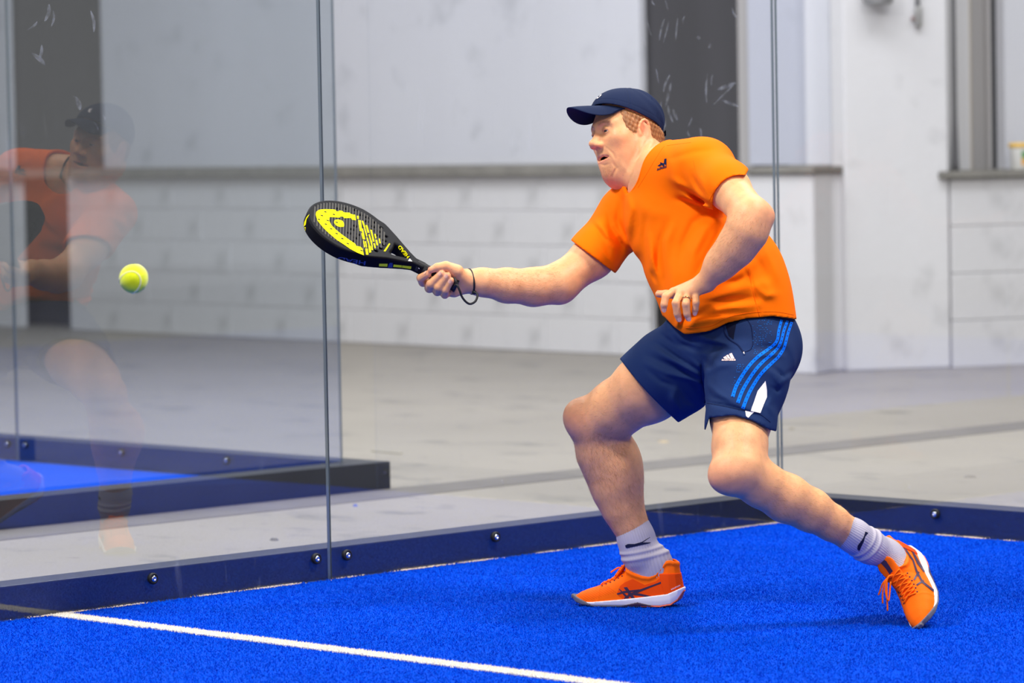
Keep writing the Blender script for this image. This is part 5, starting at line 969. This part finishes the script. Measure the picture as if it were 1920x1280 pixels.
decal('tip_print', [c4([(185, 290), (140, 380), (126, 470), (92, 502), (100, 430), (136, 345)]), c4([(78, 520), (126, 510), (120, 570), (98, 640), (82, 676), (76, 600)])], BV_FR, M_YEL, fr, .0009, 3)
decal('arm_print', [c8([(1085, 760), (1130, 700), (1190, 770)])], BV_FR, mat('pale grey print', (206, 204, 208), .5), fr, .0007, 3)
BV_GR = bvh_of(gr); decal('grip_print', [c8(p) for p in ([(1180, 830), (1195, 820), (1200, 850), (1235, 815), (1245, 822), (1205, 872), (1185, 866)], [(1335, 895), (1350, 885), (1355, 915), (1395, 880), (1408, 886), (1362, 945), (1342, 940)])], BV_GR, mat('grey lettering', (190, 188, 194), .5), gr, .0009, 3)
# wrist cord: knot at the butt, loop, band round the wrist
wz = 10.24
cord = spline([P(u, v, z) for u, v, z in ((852, 520, ZH-.035), (855, 530, ZH-.042), (850, 540, ZH-.030), (856, 534, ZH-.045), (862, 545, ZH-.045), (866, 556, ZH-.04), (874, 566, ZH-.035), (882, 569.5, ZH-.03), (891, 565, ZH-.025), (895, 556, ZH-.02), (894, 550, ZH-.015), (890, 548, ZH-.012))], 8); V, Fc = tubeVF(cord, .0031, 9)
wc = P(882, 527.5, wz); wa = nrmv(P(905, 529, 10.25)-P(868, 526, 10.24)); w1 = nrmv(UP-wa*(UP @ wa)); w2 = np.cross(wa, w1)
band = [wc+w1*.0325*math.cos(a)+w2*.0325*math.sin(a)+wa*(.0045*math.sin(a+.4)-.008*math.cos(a)) for a in np.linspace(0, 2*math.pi, 40, endpoint=False)]; V2, F2 = tubeVF(band, .0032, 8, closed=True); kn = uvsphere(P(889, 548, wz-.02), .0062, np.eye(3), 12, 8)
Vj, Fj = join([(V, Fc), (V2, F2), kn]); tag(mk('wrist_cord', Vj, Fj, M_BLACK, rk), 'black wrist cord with loop')
# ================================================================== ball
BC = P(250.5, 522.5, .033*FPX/27.2)
def ball_mat():
    m = mat('yellow tennis felt', (232, 242, 10), .95, .1, bump=(700, .6, .002, (1, 1, 1)), sheen=.5); return m
bm_f = RUC(.1, .5, .85); bu = nrmv(bm_f); bv_ = nrmv(np.cross(bu, RT)); bw_ = np.cross(bu, bv_); Fb = np.array([bu, bv_, bw_])
V, Fc = uvsphere(BC, .033, Fb, 64, 48); ball = mk('tennis_ball', V, Fc, ball_mat(), loc=BC); tag(ball, 'bright yellow tennis ball in flight before the glass', 'ball')
t = np.linspace(0, 2*math.pi, 120, endpoint=False); a_, b_ = .75, .25; sx_ = a_*np.cos(t)+b_*np.cos(3*t); sy_ = a_*np.sin(t)-b_*np.sin(3*t); sz_ = 2*math.sqrt(a_*b_)*np.sin(2*t); sp_ = np.stack([sx_, sy_, sz_], 1); Rq = np.array([[-.741, .312, .595], [.183, -.759, .625], [.646, .572, .505]]); RUCm = np.array([RT, UP, -FW])
V, Fc = tubeVF([BC+.0327*((Rq @ p) @ RUCm) for p in sp_], .0017, 8, closed=True); tag(mk('seam', V, Fc, mat('pale rubber seam', (250, 244, 170), .8), ball), 'pale curved seam')
# ================================================================== small things round the hall
tq = base_pt(1913, 683); tp = onB(1914, .10); th_ = .145; V = []; Fc = []
def lathe(name, c, prof, m, par, s=28, loc=None):
    V = []; Fc = []
    for r, h in prof:
        for k in range(s): a = 2*math.pi*k/s; V.append((c[0]+r*math.cos(a), c[1]+r*math.sin(a), c[2]+h))
    for i in range(len(prof)-1):
        for k in range(s): Fc.append((i*s+k, i*s+(k+1) % s, (i+1)*s+(k+1) % s, (i+1)*s+k))
    Fc.append(tuple(range(s))[::-1]); Fc.append(tuple((len(prof)-1)*s+k for k in range(s))); return mk(name, V, Fc, m, par, loc)
tub = bpy.data.objects.new('plastic_tub', None); COL.objects.link(tub); tub.location = tp; tag(tub, 'white plastic tub with yellow lid on the right window ledge', 'tub')
lathe('tub_body', tp, [(.048, 0), (.050, .002), (.060, .12), (.061, .122)], mat('white plastic', (236, 234, 230), .4), tub); lathe('lid', tp, [(.063, .120), (.066, .122), (.066, .140), (.062, .145)], mat('yellow lid', (240, 190, 70), .4), tub)
for (w0, w1), c_ in (((-.25, .25), (70, 150, 70)), ((-.25, .25), (240, 170, 40))):
    V = []; Fc = []; z0, z1 = ((.06, .10) if c_[0] == 70 else (.02, .06)); an = math.atan2(CAM[1]-tp[1], CAM[0]-tp[0])+.35
    for i in range(9):
        a = an+w0+(w1-w0)*i/8
        for z in (z0, z1): r = .0487+.1*z+.0006; V.append((tp[0]+r*math.cos(a), tp[1]+r*math.sin(a), tp[2]+z))
    for i in range(8): Fc.append((2*i, 2*i+2, 2*i+3, 2*i+1))
    mk('tub_print', V, Fc, mat('tub print', c_, .5), tub)
pb = onB(1791, .06); V, Fc = tubeVF([pb+np.array([0, 0, h]) for h in (0, .05, .30, 1.2, 2.5, 5.0)], [.024, .022, .014, .011, .011, .011], 10); tag(mk('steel_pipe', V, Fc, mat('dark conduit', (84, 82, 86), .5, .5), loc=pb), 'thin dark vertical pipe rising from the right ledge', 'pipe')
def on_pillar(u, v):
    d = ray(u, v); e_ = B3-B2; n_ = nrmv(np.array([-e_[1], e_[0], 0])); k = ((B2-CAM) @ n_)/(d @ n_); return CAM+d*k, (n_ if n_ @ FW < 0 else -n_)
X, n_ = on_pillar(1718, 14); cbl = bpy.data.objects.new('hanging_cable', None); COL.objects.link(cbl); cbl.location = X+n_*.02; tag(cbl, 'grey cable with a socket hanging on the white pilaster', 'cable')
V, Fc = tubeVF([X+n_*.02+np.array([0, 0, z]) for z in (1.6, .6, .06, 0)], .012, 8); mk('cord', V, Fc, mat('grey cable', (104, 104, 106), .6), cbl); X2, _ = on_pillar(1719, 36); V, Fc = tubeVF([X2+n_*.022+np.array([0, 0, z]) for z in (.07, .055, .02, -.03, -.045)], [.012, .022, .020, .020, .014], 10); mk('socket', V, Fc, mat('grey plastic', (150, 148, 146), .5), cbl)
X4, _ = on_pillar(1709, 35); V, Fc = uvsphere(X4+n_*.02, .012, np.eye(3), 12, 8); mk('plug', V, Fc, mat('dull red plastic', (150, 120, 116), .6), cbl)
X3, _ = on_pillar(1634, 6); lp = bpy.data.objects.new('wall_lamp', None); COL.objects.link(lp); lp.location = X3+n_*.10; tag(lp, 'grey round lamp fitting at the top of the white pilaster', 'lamp')
c_ = X3+n_*.10; lathe('shade', c_, [(.045, -.006), (.080, .006), (.086, .03), (.084, .10), (.05, .16)], mat('grey lamp housing', (150, 149, 154), .5), lp); lathe('rim', c_, [(.060, -.010), (.078, -.004), (.082, .006), (.078, .010)], M_STEEL, lp); box('bracket', c_+np.array([-.02, -.02, .12])-n_*.10, (.04, 0, 0), n_*.12, (0, 0, .04), M_STEEL, lp)
g0, g1 = G(699, 846, GZ), G(752, 851, GZ); gd = g1-g0; gs_ = nrmv(np.cross(gd, [0, 0, 1]))*.018
tag(box('wood_strip', g0-gs_/2, gd, gs_, (0, 0, .006), mat('grey weathered wood', (166, 160, 148), .8), bevel=.002), 'thin grey strip lying on the floor near the beam end', 'strip')
for k, (u, v, r, c_) in enumerate(((1245, 829, .03, (176, 158, 130)), (1484, 805, .02, (150, 142, 130)), (667, 949, .012, (110, 120, 190)), (1818, 895, .03, (140, 134, 128)), (515, 1013, .02, (120, 116, 108)))):
    c = G(u, v, GZ); V = []; Fc = []; n = 9
    rr = [r*(.6+.6*random.random()) for _ in range(n)]; V = [(c[0]+rr[i]*math.cos(2*math.pi*i/n), c[1]+rr[i]*.7*math.sin(2*math.pi*i/n), GZ) for i in range(n)]+[(c[0]+.55*rr[i]*math.cos(2*math.pi*i/n), c[1]+.4*rr[i]*math.sin(2*math.pi*i/n), GZ+.008) for i in range(n)]
    for i in range(n): Fc.append((i, (i+1) % n, n+(i+1) % n, n+i))
    Fc.append(tuple(range(n, 2*n))); o = mk('debris_flake', V, Fc, mat('flake', c_, .9), loc=c, smooth=False); tag(o, ['tan flake on the concrete between the player\'s legs', 'small brown flake on the floor right of his rear thigh', 'tiny blue tuft on the floor just right of the glass joint', 'dark grey flake on the floor right of the corner', 'dark flake on the floor left of the glass joint'][k], 'debris', 'scraps on the hall floor')
